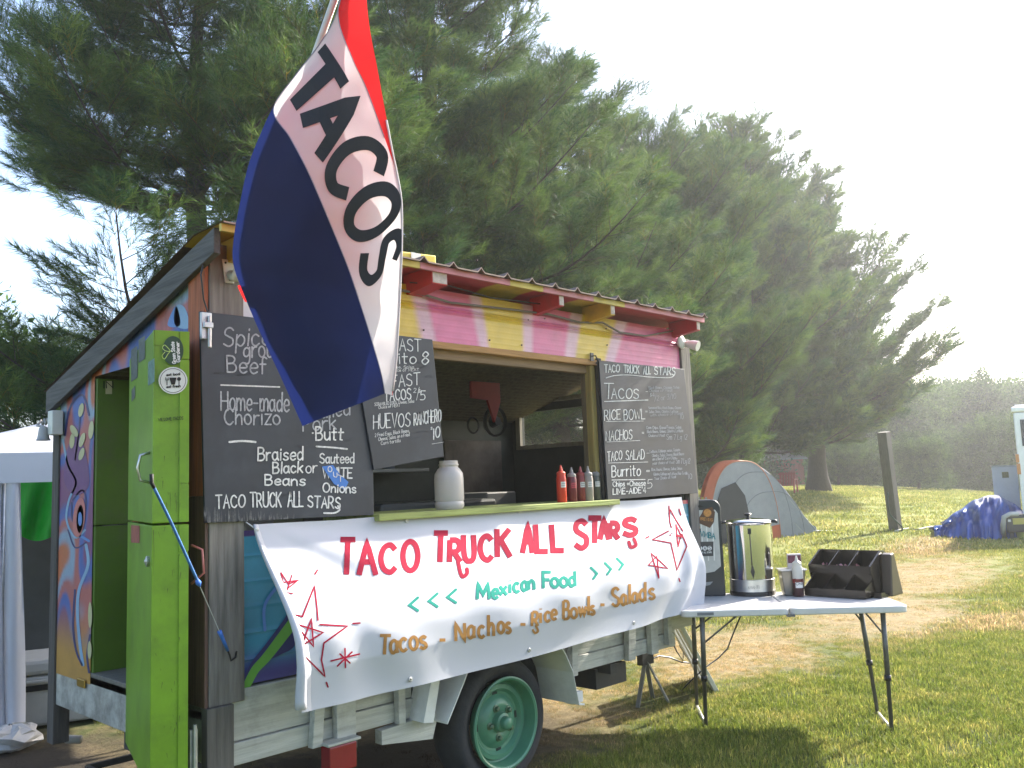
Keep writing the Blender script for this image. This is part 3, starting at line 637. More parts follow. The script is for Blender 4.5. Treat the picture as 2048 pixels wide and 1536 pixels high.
# inner green door post and dark inside
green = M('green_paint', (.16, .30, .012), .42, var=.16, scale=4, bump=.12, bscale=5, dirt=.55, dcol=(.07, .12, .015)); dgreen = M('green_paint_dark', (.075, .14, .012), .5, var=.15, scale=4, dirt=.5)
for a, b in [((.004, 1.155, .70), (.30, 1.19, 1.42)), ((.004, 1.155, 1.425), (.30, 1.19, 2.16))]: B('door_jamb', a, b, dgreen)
st = stamp([ribbon2d([(211, 775), (224, 775)], 26, False)], plane_y(1.152)); obj('sticker', st, M('sticker_tan', (.42, .38, .25), .6), ft)
obj('lettering', stamp(text2d('IN', (207, 776), (226, 776), 13, 2.4), plane_y(1.150)), M('ink', (.01, .01, .01), .7), ft)
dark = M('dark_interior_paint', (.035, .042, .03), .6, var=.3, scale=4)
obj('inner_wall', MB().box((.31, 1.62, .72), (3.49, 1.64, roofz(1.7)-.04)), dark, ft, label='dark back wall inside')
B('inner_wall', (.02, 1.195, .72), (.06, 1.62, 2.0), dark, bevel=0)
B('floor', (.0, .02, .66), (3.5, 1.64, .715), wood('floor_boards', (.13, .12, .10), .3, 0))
# ceiling of the inside, ribbed board
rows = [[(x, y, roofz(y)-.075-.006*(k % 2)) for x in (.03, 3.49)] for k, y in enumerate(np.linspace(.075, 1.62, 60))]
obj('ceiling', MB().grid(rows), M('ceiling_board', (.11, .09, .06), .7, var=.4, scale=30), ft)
# right end wall with a window: window corners from the picture on plane x=3.47
wx = 3.47; wa = on(1042, 812, 0, wx); wb_ = on(1184, 880, 0, wx); y1, y0 = wa[1], wb_[1]; zt_, zb_ = on(1110, 803, 0, wx)[2], on(1110, 887, 0, wx)[2]
ew = MB()
for a, b in (((wx, .02, .72), (wx+.03, 1.62, zb_)), ((wx, .02, zt_), (wx+.03, .33, 2.5)), ((wx, .33, zt_), (wx+.03, 1.62, 2.12)), ((wx, y1, zb_), (wx+.03, 1.62, zt_)), ((wx, .02, zb_), (wx+.03, max(.04, y0), zt_))): ew.box(a, b)
obj('end_wall', ew, dark, ft, kind='structure') if False else obj('end_wall', ew, dark, ft)
wf = MB(); wf.box((wx-.03, y1-.005, zb_-.03), (wx-.002, y1+.04, zt_+.03)); wf.box((wx-.03, y0-.2, zt_), (wx-.002, y1, zt_+.03)); wf.box((wx-.03, y0-.2, zb_-.03), (wx-.002, y1, zb_))
win = obj('window_frame', wf, wood('window_trim', (.35, .31, .24), .2), ft)
obj('pane', MB().box((wx+.012, max(.04, y0), zb_), (wx+.015, y1, zt_)), M('glass_pane', (.8, .82, .8), .05, alpha=.05, var=.02), win)
# inside fittings
insteel = M('dull_steel', (.30, .30, .29), .5, .6, .2, 8)
B('shelf', (.9, 1.30, 1.66), (2.3, 1.60, 1.685), insteel)
sb = MB(); sb.bar((1.75, 1.60, 1.35), (1.75, 1.60, 1.66), .03, .01); sb.bar((1.75, 1.60, 1.37), (1.75, 1.34, 1.65), .02, .01, (1, 0, 0)); obj('shelf_bracket', sb, black_pl, ft)
B('storage_box', (.95, 1.36, 1.686), (1.25, 1.56, 1.80), M('cream_plastic', (.33, .30, .24), .6), bevel=.01)
B('storage_box', (1.35, 1.38, 1.686), (1.60, 1.56, 1.76), M('grey_tub', (.12, .12, .11), .6), bevel=.01)
B('counter_back', (.7, 1.05, 1.20), (2.9, 1.60, 1.235), insteel)
hood = MB().prism([(.75, .95, 1.24), (.75, 1.45, 1.24), (.75, 1.45, 1.55), (.75, 1.15, 1.55)], (.75, 0, 0)); obj('steam_table', hood, M('tan_enamel', (.22, .20, .16), .5, var=.2), ft, bevel=.01)
B('steam_table', (1.65, 1.0, 1.24), (2.65, 1.5, 1.46), M('dark_enamel', (.07, .075, .07), .35), bevel=.02)
pot = MB().lathe([(0, 0), (.11, 0), (.12, .02), (.12, .2), (.125, .21), (.1, .22), (.02, .24), (.02, .27), (0, .27)], (1.15, .78, 1.25)); obj('pot', pot, black_pl, ft, True, sharp=30)
B('serving_pan', (.75, .45, 1.30), (1.0, .75, 1.50), M('pan_black', (.02, .02, .02), .3), bevel=.01)
for k_, (x_, z_) in enumerate(((1.0, 2.02), (1.12, 2.0), (1.3, 2.03), (1.42, 1.99))): obj('hanging_utensil', MB().tube([(x_, 1.58, z_+.1), (x_, 1.57, z_-.10), (x_+.01, 1.55, z_-.13), (x_+.02, 1.55, z_-.17)], [.004, .005, .02, .016], 8), insteel, ft, True)
for k_, (x_, w_, h_, c_) in enumerate(((1.7, .10, .16, (.25, .22, .16)), (1.84, .07, .12, (.10, .04, .03)), (1.95, .06, .15, (.20, .20, .19)), (2.06, .09, .10, (.06, .08, .12)))): obj('shelf_tin', MB().lathe([(0, 0), (w_/2, 0), (w_/2, h_), (w_/2-.01, h_+.01), (0, h_+.01)], (x_, 1.45, 1.686), n=16), M('tin_%d' % k_, c_, .5), ft, True, sharp=40)
B('wall_panel', (2.7, 1.585, 1.3), (3.3, 1.60, 1.9), M('notice_board', (.10, .08, .06), .7, var=.5, scale=6)); B('back_box', (2.25, 1.1, 1.236) if False else (2.70, 1.15, 1.236), (3.0, 1.5, 1.50), M('grey_enamel', (.16, .16, .15), .5), bevel=.01)
obj('cup_stack', MB().lathe([(0, 0), (.035, 0), (.045, .16), (.04, .17), (0, .17)], (.93, .42, 1.445)), M('maroon_cup', (.10, .015, .02), .5), ft, True, sharp=30)
obj('red_cloth', MB().prism([(2.35, .9, 2.27), (2.62, .9, 2.27), (2.62, .9, 2.12), (2.56, .9, 1.98), (2.50, .9, 2.13), (2.35, .9, 2.14)], (0, .02, 0)), M('red_plastic_sheet', (.42, .03, .02), .5, trans=.3), ft)
fan = MB().lathe([(.10, 0), (.11, .02), (.10, .04), (.09, .02), (.10, 0)], (2.62, .98, 1.99), 'y', 20); fan.lathe([(.0, 0), (.045, 0), (.03, .05), (0, .05)], (2.62, .98, 1.99), 'y', 16); fan.lathe([(.05, 0), (.06, .01), (.05, .02)], (2.42, .98, 1.96), 'y', 16); obj('clip_fan', fan, black_pl, ft, True, sharp=40)
# serving counter
ctr = B('serving_counter', (.80, -.10, 1.405), (2.615, .36, 1.436), wood('counter_green', (.26, .30, .09), .4, 0), bevel=.003)
# front lower panel, teal mural
def teal(P):
    a = math.sin(P[0]*8+P[2]*5)+math.sin(P[2]*11-P[0]*3); c = np.array((.05, .24, .36))*(1+.25*a); 
    if P[2] < .95: t = smooth(.95, .80, P[2]) if False else 1-smooth(.80, .95, P[2]); c = c*(1-t)+np.array((.07, .06, .24))*t
    return np.clip(c, 0, 1)
rows, cols = [], []
for z in np.linspace(.775, 1.40, 90):
    k = (z-.775)/.625; d = sum(.006*max(0, 1-abs(k-c)/.014) for c in (.16, .33, .5, .66, .83)); row = [(x, -.004-d, z) for x in np.linspace(.158, 3.493, 120)]; rows.append(row); cols += [teal(p) for p in row]
for i in range(len(cols)):
    x = rows[i//120][i % 120]
    if x[2] > 1.375: cols[i] = np.array((.45, .08, .12)) if x[0] > .7 else np.array((.1, .06, .2))
obj('front_panel', MB().grid(rows), M('teal_gloss', (1, 1, 1), .22, var=.1, scale=6, attr=True), ft, True, cols=cols, sharp=35)
fy = plane_y(-.013)
obj('mural_shape', blobp([(488, 1370), (500, 1330), (530, 1290), (560, 1250), (590, 1210), (600, 1240), (590, 1290), (560, 1310), (520, 1330)], fy), MC['navy'], ft)
obj('mural_shape', stamp(path([(493, 1372), (510, 1340), (530, 1318), (556, 1285), (590, 1240)], 15, taper=-.4), plane_y(-.015)), MC['green'], ft)
obj('mural_shape', stamp(path([(600, 1150), (560, 1170), (530, 1210), (530, 1260)], 6), fy), MC['blue'], ft)
# roof: corrugated sheet, rafters, soffit
def corr(x): 
    t = ((x+.06) % .19)/.19; return .026*max(0, 1-abs(t-.5)/.13)
X = []
x = -.05
while x < 3.50: X.append(x); x += .0095
rows = [[(x, y, roofz(y)+.055+corr(x)) for x in X] for y in (-.25, 0, 1.76)]
rsm = MB().grid(rows); rsm.grid([[(x, -.25, roofz(-.25)+.055+corr(x)-d) for x in X] for d in (.007, 0)])
obj('roof_sheet', rsm, M('rusty_roofing', (.17, .12, .10), .6, .3, .35, 5, dirt=.5), ft)
rows, cols = [], []
for y in np.linspace(-.215, .10, 8):
    row = [(x, y, roofz(y)+.052) for x in np.linspace(-.045, 3.495, 160)]; rows.append(row)
    for p in row:
        q = p[0]; c = YEL if q < .98 or 1.62 < q < 1.90 or 2.30 < q < 2.62 else RED; c = np.array(c)*.9; cols.append(c)
obj('soffit', MB().grid(rows), M('soffit_paint', (1, 1, 1), .55, var=.15, scale=8, attr=True, dirt=.4), ft, cols=cols)
fb = MB(); fcol = []
for a, b, c in ((-.045, .98, 'y'), (.982, 1.60, 'p'), (1.602, 1.86, 'y'), (1.862, 2.3, 'p'), (2.302, 2.6, 'y'), (2.602, 3.495, 'p')):
    y = -.223; fbb = MB().box((a, y, roofz(-.22)+.022), (b, y+.018, roofz(-.22)+.053)); obj('fascia_strip', fbb, M('fascia_yellow', (.55, .42, .10), .6, dirt=.5) if c == 'y' else M('fascia_pink', (.52, .19, .23), .6, dirt=.5), ft)
redp = M('rafter_red', (.45, .03, .035), .55, var=.2, dirt=.3); yelp = M('rafter_yellow', (.55, .33, .03), .55, var=.2, dirt=.3)
for x, m in ((.10, yelp), (1.12, redp), (2.03, redp), (2.50, yelp), (3.44, redp)):
    wd_ = .10 if x == 1.12 else .045; mbx = MB(); ya, yb = -.205, .02
    mbx.hexa([(x-wd_/2, ya, roofz(ya)-.035), (x+wd_/2, ya, roofz(ya)-.035), (x+wd_/2, yb, roofz(yb)-.055), (x-wd_/2, yb, roofz(yb)-.055)], [(x-wd_/2, ya, roofz(ya)+.05), (x+wd_/2, ya, roofz(ya)+.05), (x+wd_/2, yb, roofz(yb)+.05), (x-wd_/2, yb, roofz(yb)+.05)])
    rf = obj('rafter', mbx, m, ft, bevel=.003)
    obj('worn_end', MB().box((x-wd_/2+.004, ya-.002, roofz(ya)-.03), (x+wd_/2-.004, ya-.0005, roofz(ya)+.022)), M('bare_end_grain', (.42, .36, .33), .8, var=.4, scale=30), rf)
# rake board down the left end
mbx = MB().hexa([(-.045, -.16, roofz(-.16)-.055), (-.015, -.16, roofz(-.16)-.055), (-.015, 1.74, roofz(1.74)-.075), (-.045, 1.74, roofz(1.74)-.075)], [(-.045, -.16, roofz(-.16)+.05), (-.015, -.16, roofz(-.16)+.05), (-.015, 1.74, roofz(1.74)+.05), (-.045, 1.74, roofz(1.74)+.05)])
obj('rake_board', mbx, weathered_h, ft, bevel=.003)
# cable along siding
cb = MB(); cb.tube([(p[0], -.03, p[2]) for p in (on(a, b, 1, -.03) for a, b in [(800, 580), (850, 590), (900, 605), (960, 612), (1030, 620), (1095, 628), (1160, 645), (1205, 645), (1240, 665), (1290, 672), (1345, 662)])], .0065, 6); obj('cable', cb, M('grey_cable', (.16, .13, .12), .6), ft, True)
cb = MB(); cb.tube([(p[0], -.09, p[2]) for p in (on(a, b, 1, -.09) for a, b in [(820, 565), (900, 572), (980, 595), (1080, 608)])], .004, 5); obj('cable', cb, black_pl, ft, True)
cb = MB(); cb.tube([(-.02, -.05, 2.56), (-.05, -.06, 2.45), (-.03, -.045, 2.35), (-.012, -.045, 2.30), (-.02, -.05, 2.22)], .004, 5); obj('cable', cb, black_pl, ft, True)
# hinge bolt at the top left of the big board
p = on(412, 652, 1, -.075); h = MB().box((p[0]-.022, -.082, p[2]-.055), (p[0]+.022, -.066, p[2]+.055)); h.tube([(p[0]+.008, -.09, p[2]+.04), (p[0]+.008, -.09, p[2]-.09)], .008); h.box((p[0]-.018, -.10, p[2]-.01), (p[0]+.02, -.083, p[2]+.012)); obj('slide_bolt', h, galv, ft, bevel=.002)
# steel frame, boards and stakes below
B('side_board', (.02, -.02, .565), (1.03, .012, .765), white_board, label='chipped off-white board left of the wheel')
B('side_board', (2.12, -.02, .565), (3.20, .012, .72), white_board, label='chipped off-white board right of the wheel')
B('side_rail', (.02, -.035, .475), (1.13, .0, .562), white_board)
B('side_rail', (2.06, -.035, .475), (3.20, .0, .562), white_board)
B('side_rail', (3.21, .0, .46), (3.26, 1.6, .70), white_board, label='end rail under the right end')
B('side_board', (3.20, -.015, .57), (3.45, .02, .72), white_board)
def stake(x, lean, w_=.05, z0=.47, z1=.80):
    mbx = MB().hexa([(x-w_/2-lean, -.075, z0), (x+w_/2-lean, -.075, z0), (x+w_/2-lean, -.037, z0), (x-w_/2-lean, -.037, z0)], [(x-w_/2, -.075, z1), (x+w_/2, -.075, z1), (x+w_/2, -.037, z1), (x-w_/2, -.037, z1)]); obj('stake', mbx, white_board, ft, bevel=.003)
stake(.50, .03); stake(.62, .0, .10, .475, .74); stake(.93, .0, .04); stake(2.18, .02, .05); stake(2.72, .03, .07); stake(2.93, .0, .07)
stake(3.10, .0, .04, .5)
wl_ = MB(); wl_.box((.0, .0, .50), (.03, 1.64, .70)); obj('end_sill', wl_, M('peeling_sill', (.34, .33, .30), .6, var=.5, scale=9, dirt=.8), ft, bevel=.005)
B('lower_post', (-.015, -.05, .35), (.10, .0, .72), wood('low_post', (.10, .09, .08), .4))
fbt = MB(); fbt.bar((.03, .8, .46), (3.2, .8, .46), .08, .1); fbt.bar((1.6, .05, .33), (1.6, 1.6, .33), .07, .07); fbt.bar((.7, .0, .43), (.7, 1.6, .43), .06, .06); fbt.bar((2.6, .0, .43), (2.6, 1.6, .43), .06, .06); fbt.box((2.55, .1, .30), (2.85, .5, .42)); obj('chassis', fbt, M('chassis_black', (.03, .03, .03), .7, dirt=.3), ft)
# fender: a bent white plate round the wheel with brackets
def fender_pt(t): return (WX+.44*math.cos(t), WZ+.40*math.sin(t))
WX, WZ, WR = 1.626, .325, .335
fe = MB(); pr = [(2.13, .33), (2.085, .34), (2.07, .40), (2.045, .52), (1.99, .62), (1.93, .70), (1.30, .71), (1.25, .62), (1.17, .50), (1.13, .44)]
for (xa, za), (xb, zb) in zip(pr[:-1], pr[1:]):
    fe.bar((xa, -.09, za), (xb, -.09, zb), .012, .16, (0, 1, 0)) if False else fe.hexa([(xa, -.16, za), (xb, -.16, zb), (xb, .12, zb), (xa, .12, za)], [(xa, -.16, za+.01), (xb, -.16, zb+.01), (xb, .12, zb+.01), (xa, .12, za+.01)])
obj('fender', fe, white_metal, ft)
B('fender_bracket', (2.10, -.10, .33), (2.19, -.04, .39), white_metal)
fl = MB().prism([(1.00, -.06, .47), (1.16, -.06, .47), (1.12, -.06, .36), (.82, -.06, .40), (.82, -.06, .46)], (0, .05, 0)); obj('fender_step', fl, white_board, ft)
fl = MB().prism([(1.08, -.14, .74), (1.13, -.14, .74), (1.06, -.14, .46), (1.00, -.14, .47)], (0, .12, 0)); obj('fender_edge', fl, white_metal, ft)
ia = MB(); ia.box((1.05, .14, .34), (2.2, .16, .74)); obj('wheel_well', ia, M('well_black', (.015, .015, .018), .9), ft)
# wheel
whl = thing('wheel', None, None); whl.parent = ft
for k in ('label', 'category'):
    if k in whl: del whl[k]
ty = MB().lathe([(.20, .10), (.222, .055), (.232, .028), (.27, .008), (.305, .012), (.322, .035), (.332, .06), (.335, .11), (.335, .16), (.32, .2), (.28, .215), (.22, .2)], (WX, .045, WZ), 'y', 64)
ty2 = MB(); ty2.v = [(x, .045+(.045-y)*-1*1, z) for x, y, z in ty.v]
tyv = MB(); tyv.v = [(x, 2*.045-y-.09, z) for x, y, z in ty.v]; tyv.f = ty.f; tyv.mi = ty.mi
obj('tyre', tyv, rubber, whl, True, sharp=50)
grn = M('aqua_green_paint', (.065, .20, .125), .38, var=.12, scale=9, dirt=.35)
def lat(prof, n=64): # outward = towards -y ; h measured outward from y=-.045
    o = MB().lathe(prof, (WX, -.045, WZ), 'y', n); return o
rim = lat([(.232, .0), (.233, .012), (.224, .016), (.214, .010), (.206, -.03), (.200, -.055), (.192, -.06), (.187, -.048), (.165, -.046), (.16, -.052), (.15, -.066), (.135, -.068), (.12, -.055), (.100, -.040), (.085, -.037), (.060, -.04), (.052, -.043)])
obj('rim', rim, grn, whl, True, sharp=40)
hub = lat([(.054, -.045), (.050, -.035), (.050, -.02), (.046, -.012), (.040, -.010), (.034, -.008), (.033, .018), (.028, .026), (.014, .031), (0, .032)], 32); obj('hub', hub, grn, whl, True, sharp=40)
nut = None
for k in range(5):
    a = math.pi/2+.4+2*math.pi*k/5; c = (WX+.078*math.cos(a), -.045, WZ+.078*math.sin(a)); nm = MB().lathe([(.013, -.04), (.013, -.018), (.008, -.014), (0, -.014)], c, 'y', 6); nm.lathe([(.02, -.0385), (.019, -.034), (.012, -.032)], c, 'y', 12); obj('lug_nut', nm, M('nut_dull', (.10, .16, .10), .5, .5), whl)
for k in range(4):
    a = math.pi/4*0+.0+math.pi/2*k+.05; cx_, cz_ = WX+.143*math.cos(a), WZ+.143*math.sin(a); t_ = Vector((-math.sin(a), 0, math.cos(a)))*.018; n_ = Vector((math.cos(a), 0, math.sin(a)))*.007; q = [Vector((cx_, .0235, cz_))+t_*i+n_*j for i, j in ((-1, -1), (1, -1), (1, 1), (-1, 1))]; obj('rim_slot', MB().prism(q, (0, -.003, 0)), M('slot_dark', (.01, .02, .015), .8), whl)
# red tail lamp box under the frame
tlm = M('red_lens', (.22, .02, .025), .25, var=.1); B('tail_lamp', (.50, -.12, .36), (.64, -.05, .47), tlm, bevel=.006)
B('lamp_bracket', (.49, -.125, .472), (.66, -.02, .485), white_board)
# flood lights / sensors
p = on(1366, 684, 1, -.05); fl = MB().lathe([(0, 0), (.035, 0), (.045, .01), (.045, .02), (.03, .03), (0, .032)], (p[0], -.022, p[2]), 'y', 20); obj('lamp_base', fl, M('white_plastic', (.62, .62, .6), .4), ft, True, sharp=40)
fl = MB().tube([(p[0]+.03, -.05, p[2]-.01), (p[0]+.055, -.09, p[2]-.02), (p[0]+.062, -.13, p[2]-.035)], [.02, .032, .036], 16); obj('lamp_head', fl, M('white_plastic', (.62, .62, .6), .4), ft, True, sharp=40)
# back left corner: white switch box and a bell
p = on(92, 850, 0, -.06)
B('switch_box', (-.07, p[1]-.12, p[2]-.06), (-.013, p[1]-.05, p[2]+.07), M('white_plastic', (.62, .62, .6), .4), bevel=.005)
bl = MB().lathe([(0, .04), (.012, .04), (.022, .03), (.026, 0), (.030, -.025), (.037, -.034), (.035, -.036), (0, -.02)], (-.085, p[1]-.04, p[2]-.05)); obj('bell', bl, M('bell_grey', (.32, .31, .30), .45, .3), ft, True, sharp=40)
bt = MB().tube([(-.05+.0*k, p[1]-.05+.012*k, p[2]+.02+.015*math.sin(k*1.6)) for k in range(14)]+[(-.085, p[1]+.06, p[2]+.0), (-.085, p[1]-.04, p[2]-.01)], .006, 6); obj('bell_bracket', bt, M('bell_grey', (.32, .31, .30), .45, .3), ft, True)
# white milk crate-like drop and step parts under the end
# dutch door leaf, swung outwards
DH = Vector((-.004, .745, 0)); DF = Vector((-.236, -.04, 0)); dv = (DF-DH).normalized(); tn = Vector((-dv.y, dv.x, 0))*-1   # thickness towards the trailer
tn = Vector((.96, -.27, 0)).normalized()*.132
def leafbox(z0, z1, sx=0, ex_=0):
    a = DH+dv*sx; b = DF+dv*ex_; q = [a, b, b+tn, a+tn]; return MB().hexa([Vector((p.x, p.y, z0)) for p in q], [Vector((p.x, p.y, z1)) for p in q])
door = thing('door', None, None); door.parent = ft
for k in ('label', 'category'):
    if k in door: del door[k]
obj('upper_leaf', leafbox(1.452, 2.205), green, door, bevel=.004); obj('lower_leaf', leafbox(.46, 1.444), green, door, bevel=.004)
def dface(u, z, off): p = DF+tn*u/.145 if False else DF+tn.normalized()*u+dv*off; return Vector((p.x, p.y, z))
# cover strips on the thick free edge
for z0, z1 in ((.46, 1.33), (1.34, 1.443), (1.453, 1.60), (1.604, 2.09), (2.094, 2.205)):
    q = [dface(.098, 0, .0), dface(.134, 0, .0), dface(.134, 0, .006), dface(.098, 0, .006)]; obj('edge_strip', MB().hexa([Vector((p.x, p.y, z0)) for p in q], [Vector((p.x, p.y, z1)) for p in q]), green, door, bevel=.001)
q = [dface(.0, 0, .0), dface(.096, 0, .0), dface(.096, 0, .003), dface(.0, 0, .003)]; obj('edge_strip', MB().hexa([Vector((p.x, p.y, 2.145)) for p in q], [Vector((p.x, p.y, 2.205)) for p in q]), green, door)
# projections on the free edge and on the shaded broad face
fn_ = np.array(dv); Pd = np.array(DF)+fn_*.0035
def onedge(x, y, off=.0):
    d = ray(x, y); n3 = np.array((fn_[0], fn_[1], 0)); q = Pd+n3*off; t = ((q-CAM)@n3)/(d@n3); return CAM+d*t
bn = np.array((-tn.normalized().x, -tn.normalized().y, 0)); bn = np.array((dv.y, -dv.x, 0)); bn = bn if bn[0] < 0 else -bn
def onbroad(x, y, off=.002):
    d = ray(x, y); q = np.array(DF)+bn*off; t = ((q-CAM)@bn)/(d@bn); return CAM+d*t
ink = M('ink', (.01, .01, .01), .7); swhite = M('sticker_white', (.7, .7, .68), .5); sdark = M('sticker_green', (.02, .06, .03), .5)
def disc(cx, cy, rx, ry, n=28): return [(cx+rx*math.cos(2*math.pi*k/n), cy+ry*math.sin(2*math.pi*k/n)) for k in range(n)]
def flat(pts, proj): V = [proj(x, y) for x, y in pts]; return MB().add(V, [tuple(range(len(V)))])
e0 = lambda x, y: onedge(x, y, .004); e1 = lambda x, y: onedge(x, y, .005); e2 = lambda x, y: onedge(x, y, .006)
s1 = obj('sticker', flat(disc(346, 701, 21, 29), e0), sdark, door, label='dark green oval sticker')
obj('lettering', stamp(text2d('Green State', (352, 727), (348, 684), (-7, 0), 1.6, jit=0)+text2d('Gardener', (360, 724), (358, 684), (-7, 0), 1.6, jit=0), e1), swhite, s1)
obj('emblem', stamp(path([(330, 704), (324, 712), (329, 718), (336, 708), (340, 702), (336, 696), (329, 690), (325, 696), (332, 702), (345, 703)], 1.3), e1), M('sticker_lime', (.45, .6, .15), .5), s1)
s2 = obj('sticker', flat(disc(346, 761, 29, 27), e1), swhite, door, label='round white sticker with fork, cup and spoon')
ring = path(disc(346, 761, 25.5, 24)+[disc(346, 761, 25.5, 24)[0]], 1.0, False)+text2d('eat local', (333, 752), (360, 750), 5, 1.3, jit=0)+text2d('eat fresh', (333, 776), (361, 774), 5, 1.3, jit=0)
ring += [([(338.5+i*0, 755), (353, 755), (350, 769), (342.5, 769)], [(0, 1, 2, 3)])]+path([(334, 756), (334, 770)], 1.8, False)+path([(331, 755), (331, 760), (337, 760), (337, 755)], 1.2, False)+path([(358, 760), (358, 770)], 1.8, False)+[(disc(358, 758, 4, 4, 12), [tuple(range(12))])]
obj('lettering', stamp(ring, e2), ink, s2)
obj('lettering', stamp(text2d('WE LOVE TACOS', (317, 842), (366, 839), 6, 1.0, jit=.06), e0), ink, door)
scf = MB(); g = np.random.default_rng(21)
for k in range(46):
    x, y = g.uniform(310, 364), g.choice([g.uniform(900, 1050), g.uniform(1050, 1530), g.uniform(1300, 1530)]); l = g.uniform(2, 16); a = g.uniform(-.25, .25); stamp([ribbon2d([(x, y), (x+l*a, y+l)], g.uniform(.5, 1.5), False, .7)], e0, scf)
for x, y, l in ((340, 985, 38), (352, 1000, 26), (333, 1005, 20), (309, 660, 60), (307, 1060, 90)): stamp([ribbon2d([(x, y), (x+1, y+l*.5), (x, y+l)], 1.1, False, .8)], e0, scf)
obj('scuff', scf, M('scuffed_wood', (.05, .06, .02), .8, var=.6, scale=50), door, kind='stuff')
# smudged stickers on the shaded face, compressed by the view
for (x0, y0, x1, y1, m) in ((262, 700, 275, 760, 'sticker_grey'), (277, 680, 290, 722, 'sticker_grey'), (296, 725, 309, 768, 'sticker_teal'), (263, 780, 270, 800, 'sticker_grey'), (262, 1050, 279, 1086, 'sticker_red')):
    mm_ = {'sticker_grey': M('sticker_grey', (.08, .10, .10), .5, var=.6, scale=40), 'sticker_teal': M('sticker_teal', (.12, .22, .2), .5, var=.6, scale=40), 'sticker_red': M('sticker_red', (.3, .08, .06), .6, var=.3, scale=30)}[m]
    obj('sticker', flat([(x0, y0), (x1, y0-9), (x1, y1-5), (x0, y1+4)] if y0 < 900 else [(x0, y0), (x1, y0+2), (x1, y1), (x0, y1-1)], onbroad), mm_, door)
hp = onbroad(300, 930, .0); hn = Vector(bn)
def bp(z, o, s_=0): b_ = Vector((hp[0], hp[1], z))+hn*o+dv*s_; return b_
hz = onbroad(300, 905)[2]; hz2 = onbroad(300, 965)[2]
h = MB(); h.tube([bp(hz, 0), bp(hz-.01, .035), bp((hz+hz2)/2, .045), bp(hz2+.01, .035), bp(hz2, 0)], .006, 8); obj('handle', h, M('chrome_dull', (.5, .5, .5), .3, .9), door, True)
h = MB(); 
zz = onbroad(303, 1125)[2]; h.lathe([(.0, .0), (.02, 0), (.022, .01), (0, .02)], (0, 0, 0), 'x', 10); h.v = [tuple(Vector((hp[0], hp[1], zz))+hn*(x if True else 0)+dv*y*1.+Vector((0, 0, z))) for x, y, z in h.v]; obj('lock', h, galv, door)
h = MB(); hb = dface(.152, 0, -.04); 
h.tube([hb+Vector((.0, 0, 1.36)), hb+Vector((.03, -.03, 1.34)), hb+Vector((.035, -.035, 1.25)), hb+Vector((.0, 0, 1.21))], .005); obj('pull_handle', h, M('pink_handle', (.35, .10, .09), .4), door, True)
hb = dface(.152, 0, -.03); h = MB().box((hb.x-.01, hb.y-.012, .50), (hb.x+.02, hb.y+.01, .66)); h.tube([(hb.x+.005, hb.y-.02, .50), (hb.x+.005, hb.y-.02, .68)], .008); obj('door_bolt', h, galv, door)
# ================================================================ SIGN BOARDS (lie on the wall, hang from hooks: things of their own)
bmat = M('chalkboard', (.014, .018, .031), .5, var=.45, scale=3, bump=.04, dirt=.3, dcol=(.06, .065, .075))
def board(name, quad_px, y0, th_, label, frayed=False):
    q = [on(a, b, 1, y0) for a, b in quad_px]; root = thing(name, label, 'chalkboard', tuple(map(float, q[3])), None)
    mbx = MB().prism([tuple(p) for p in q], (0, th_, 0)); obj('board_panel', mbx, bmat, root, bevel=.002); return root
def chalkline(root, lines, y0, mat, nm='lettering'):
    for i_, L_ in enumerate(lines): obj(nm, stamp(L_, plane_y(y0-.0006*(i_ % 3))), mat, root)
def tx(s, x0, y0, x1, y1, h, w_=2.4, **k): return text2d(s, (x0, y0), (x1, y1), h*1.15, w_*.82, **k)
b1 = board('chalkboard_sign', [(400, 622), (742, 663), (748, 1030), (410, 1046)], -.052, .014, 'large chalkboard listing ground beef, chorizo and black beans left of the hatch')
Y1 = -.0535
chalkline(b1, [tx('Spiced', 447, 693, 562, 690, 33, 4, slant=.05), tx('ground', 487, 716, 580, 712, 30, 4), tx('Beef', 455, 744, 532, 748, 30, 4, seed=3), tx('Home-made', 442, 820, 578, 823, 34, 4, seed=5), tx('Chorizo', 449, 849, 560, 849, 28, 4, seed=6), tx('Pulled', 625, 838, 700, 830, 26, 3.6), tx('Pork', 606, 862, 672, 858, 26, 3.6)], Y1, chalk_dim)
chalkline(b1, [path([(442, 770), (500, 772), (559, 774)], 2.8), path([(459, 884), (485, 882), (511, 884)], 4.2), path([(633, 893), (665, 895), (694, 898)], 3.4), path([(625, 866), (626, 866)], 3), tx('Butt', 632, 880, 686, 880, 22, 3.8), tx('Braised', 516, 921, 606, 920, 22, 3.8, seed=2), tx('Black', 546, 947, 605, 945, 19, 3.8), tx('Beans', 530, 970, 610, 971, 18, 3.8, seed=8), tx('or', 612, 946, 634, 945, 20, 3), tx('Sauteed', 640, 926, 708, 926, 17, 3.2), tx('WHITE', 646, 956, 704, 956, 18, 3.4, jit=.02), tx('Onions', 646, 984, 712, 986, 16, 3.4), tx('TACO', 432, 1017, 490, 1014, 22, 3.6), tx('TRUCK', 501, 1014, 562, 1014, 25, 3.6), tx('ALL', 576, 1013, 606, 1013, 26, 3.6), tx('STARS', 616, 1014, 680, 1017, 19, 3.6), path([(676, 1012), (679, 1020), (668, 1026), (648, 1026)], 3.4)], Y1, chalk)
fr_ = MB(); g = np.random.default_rng(5)
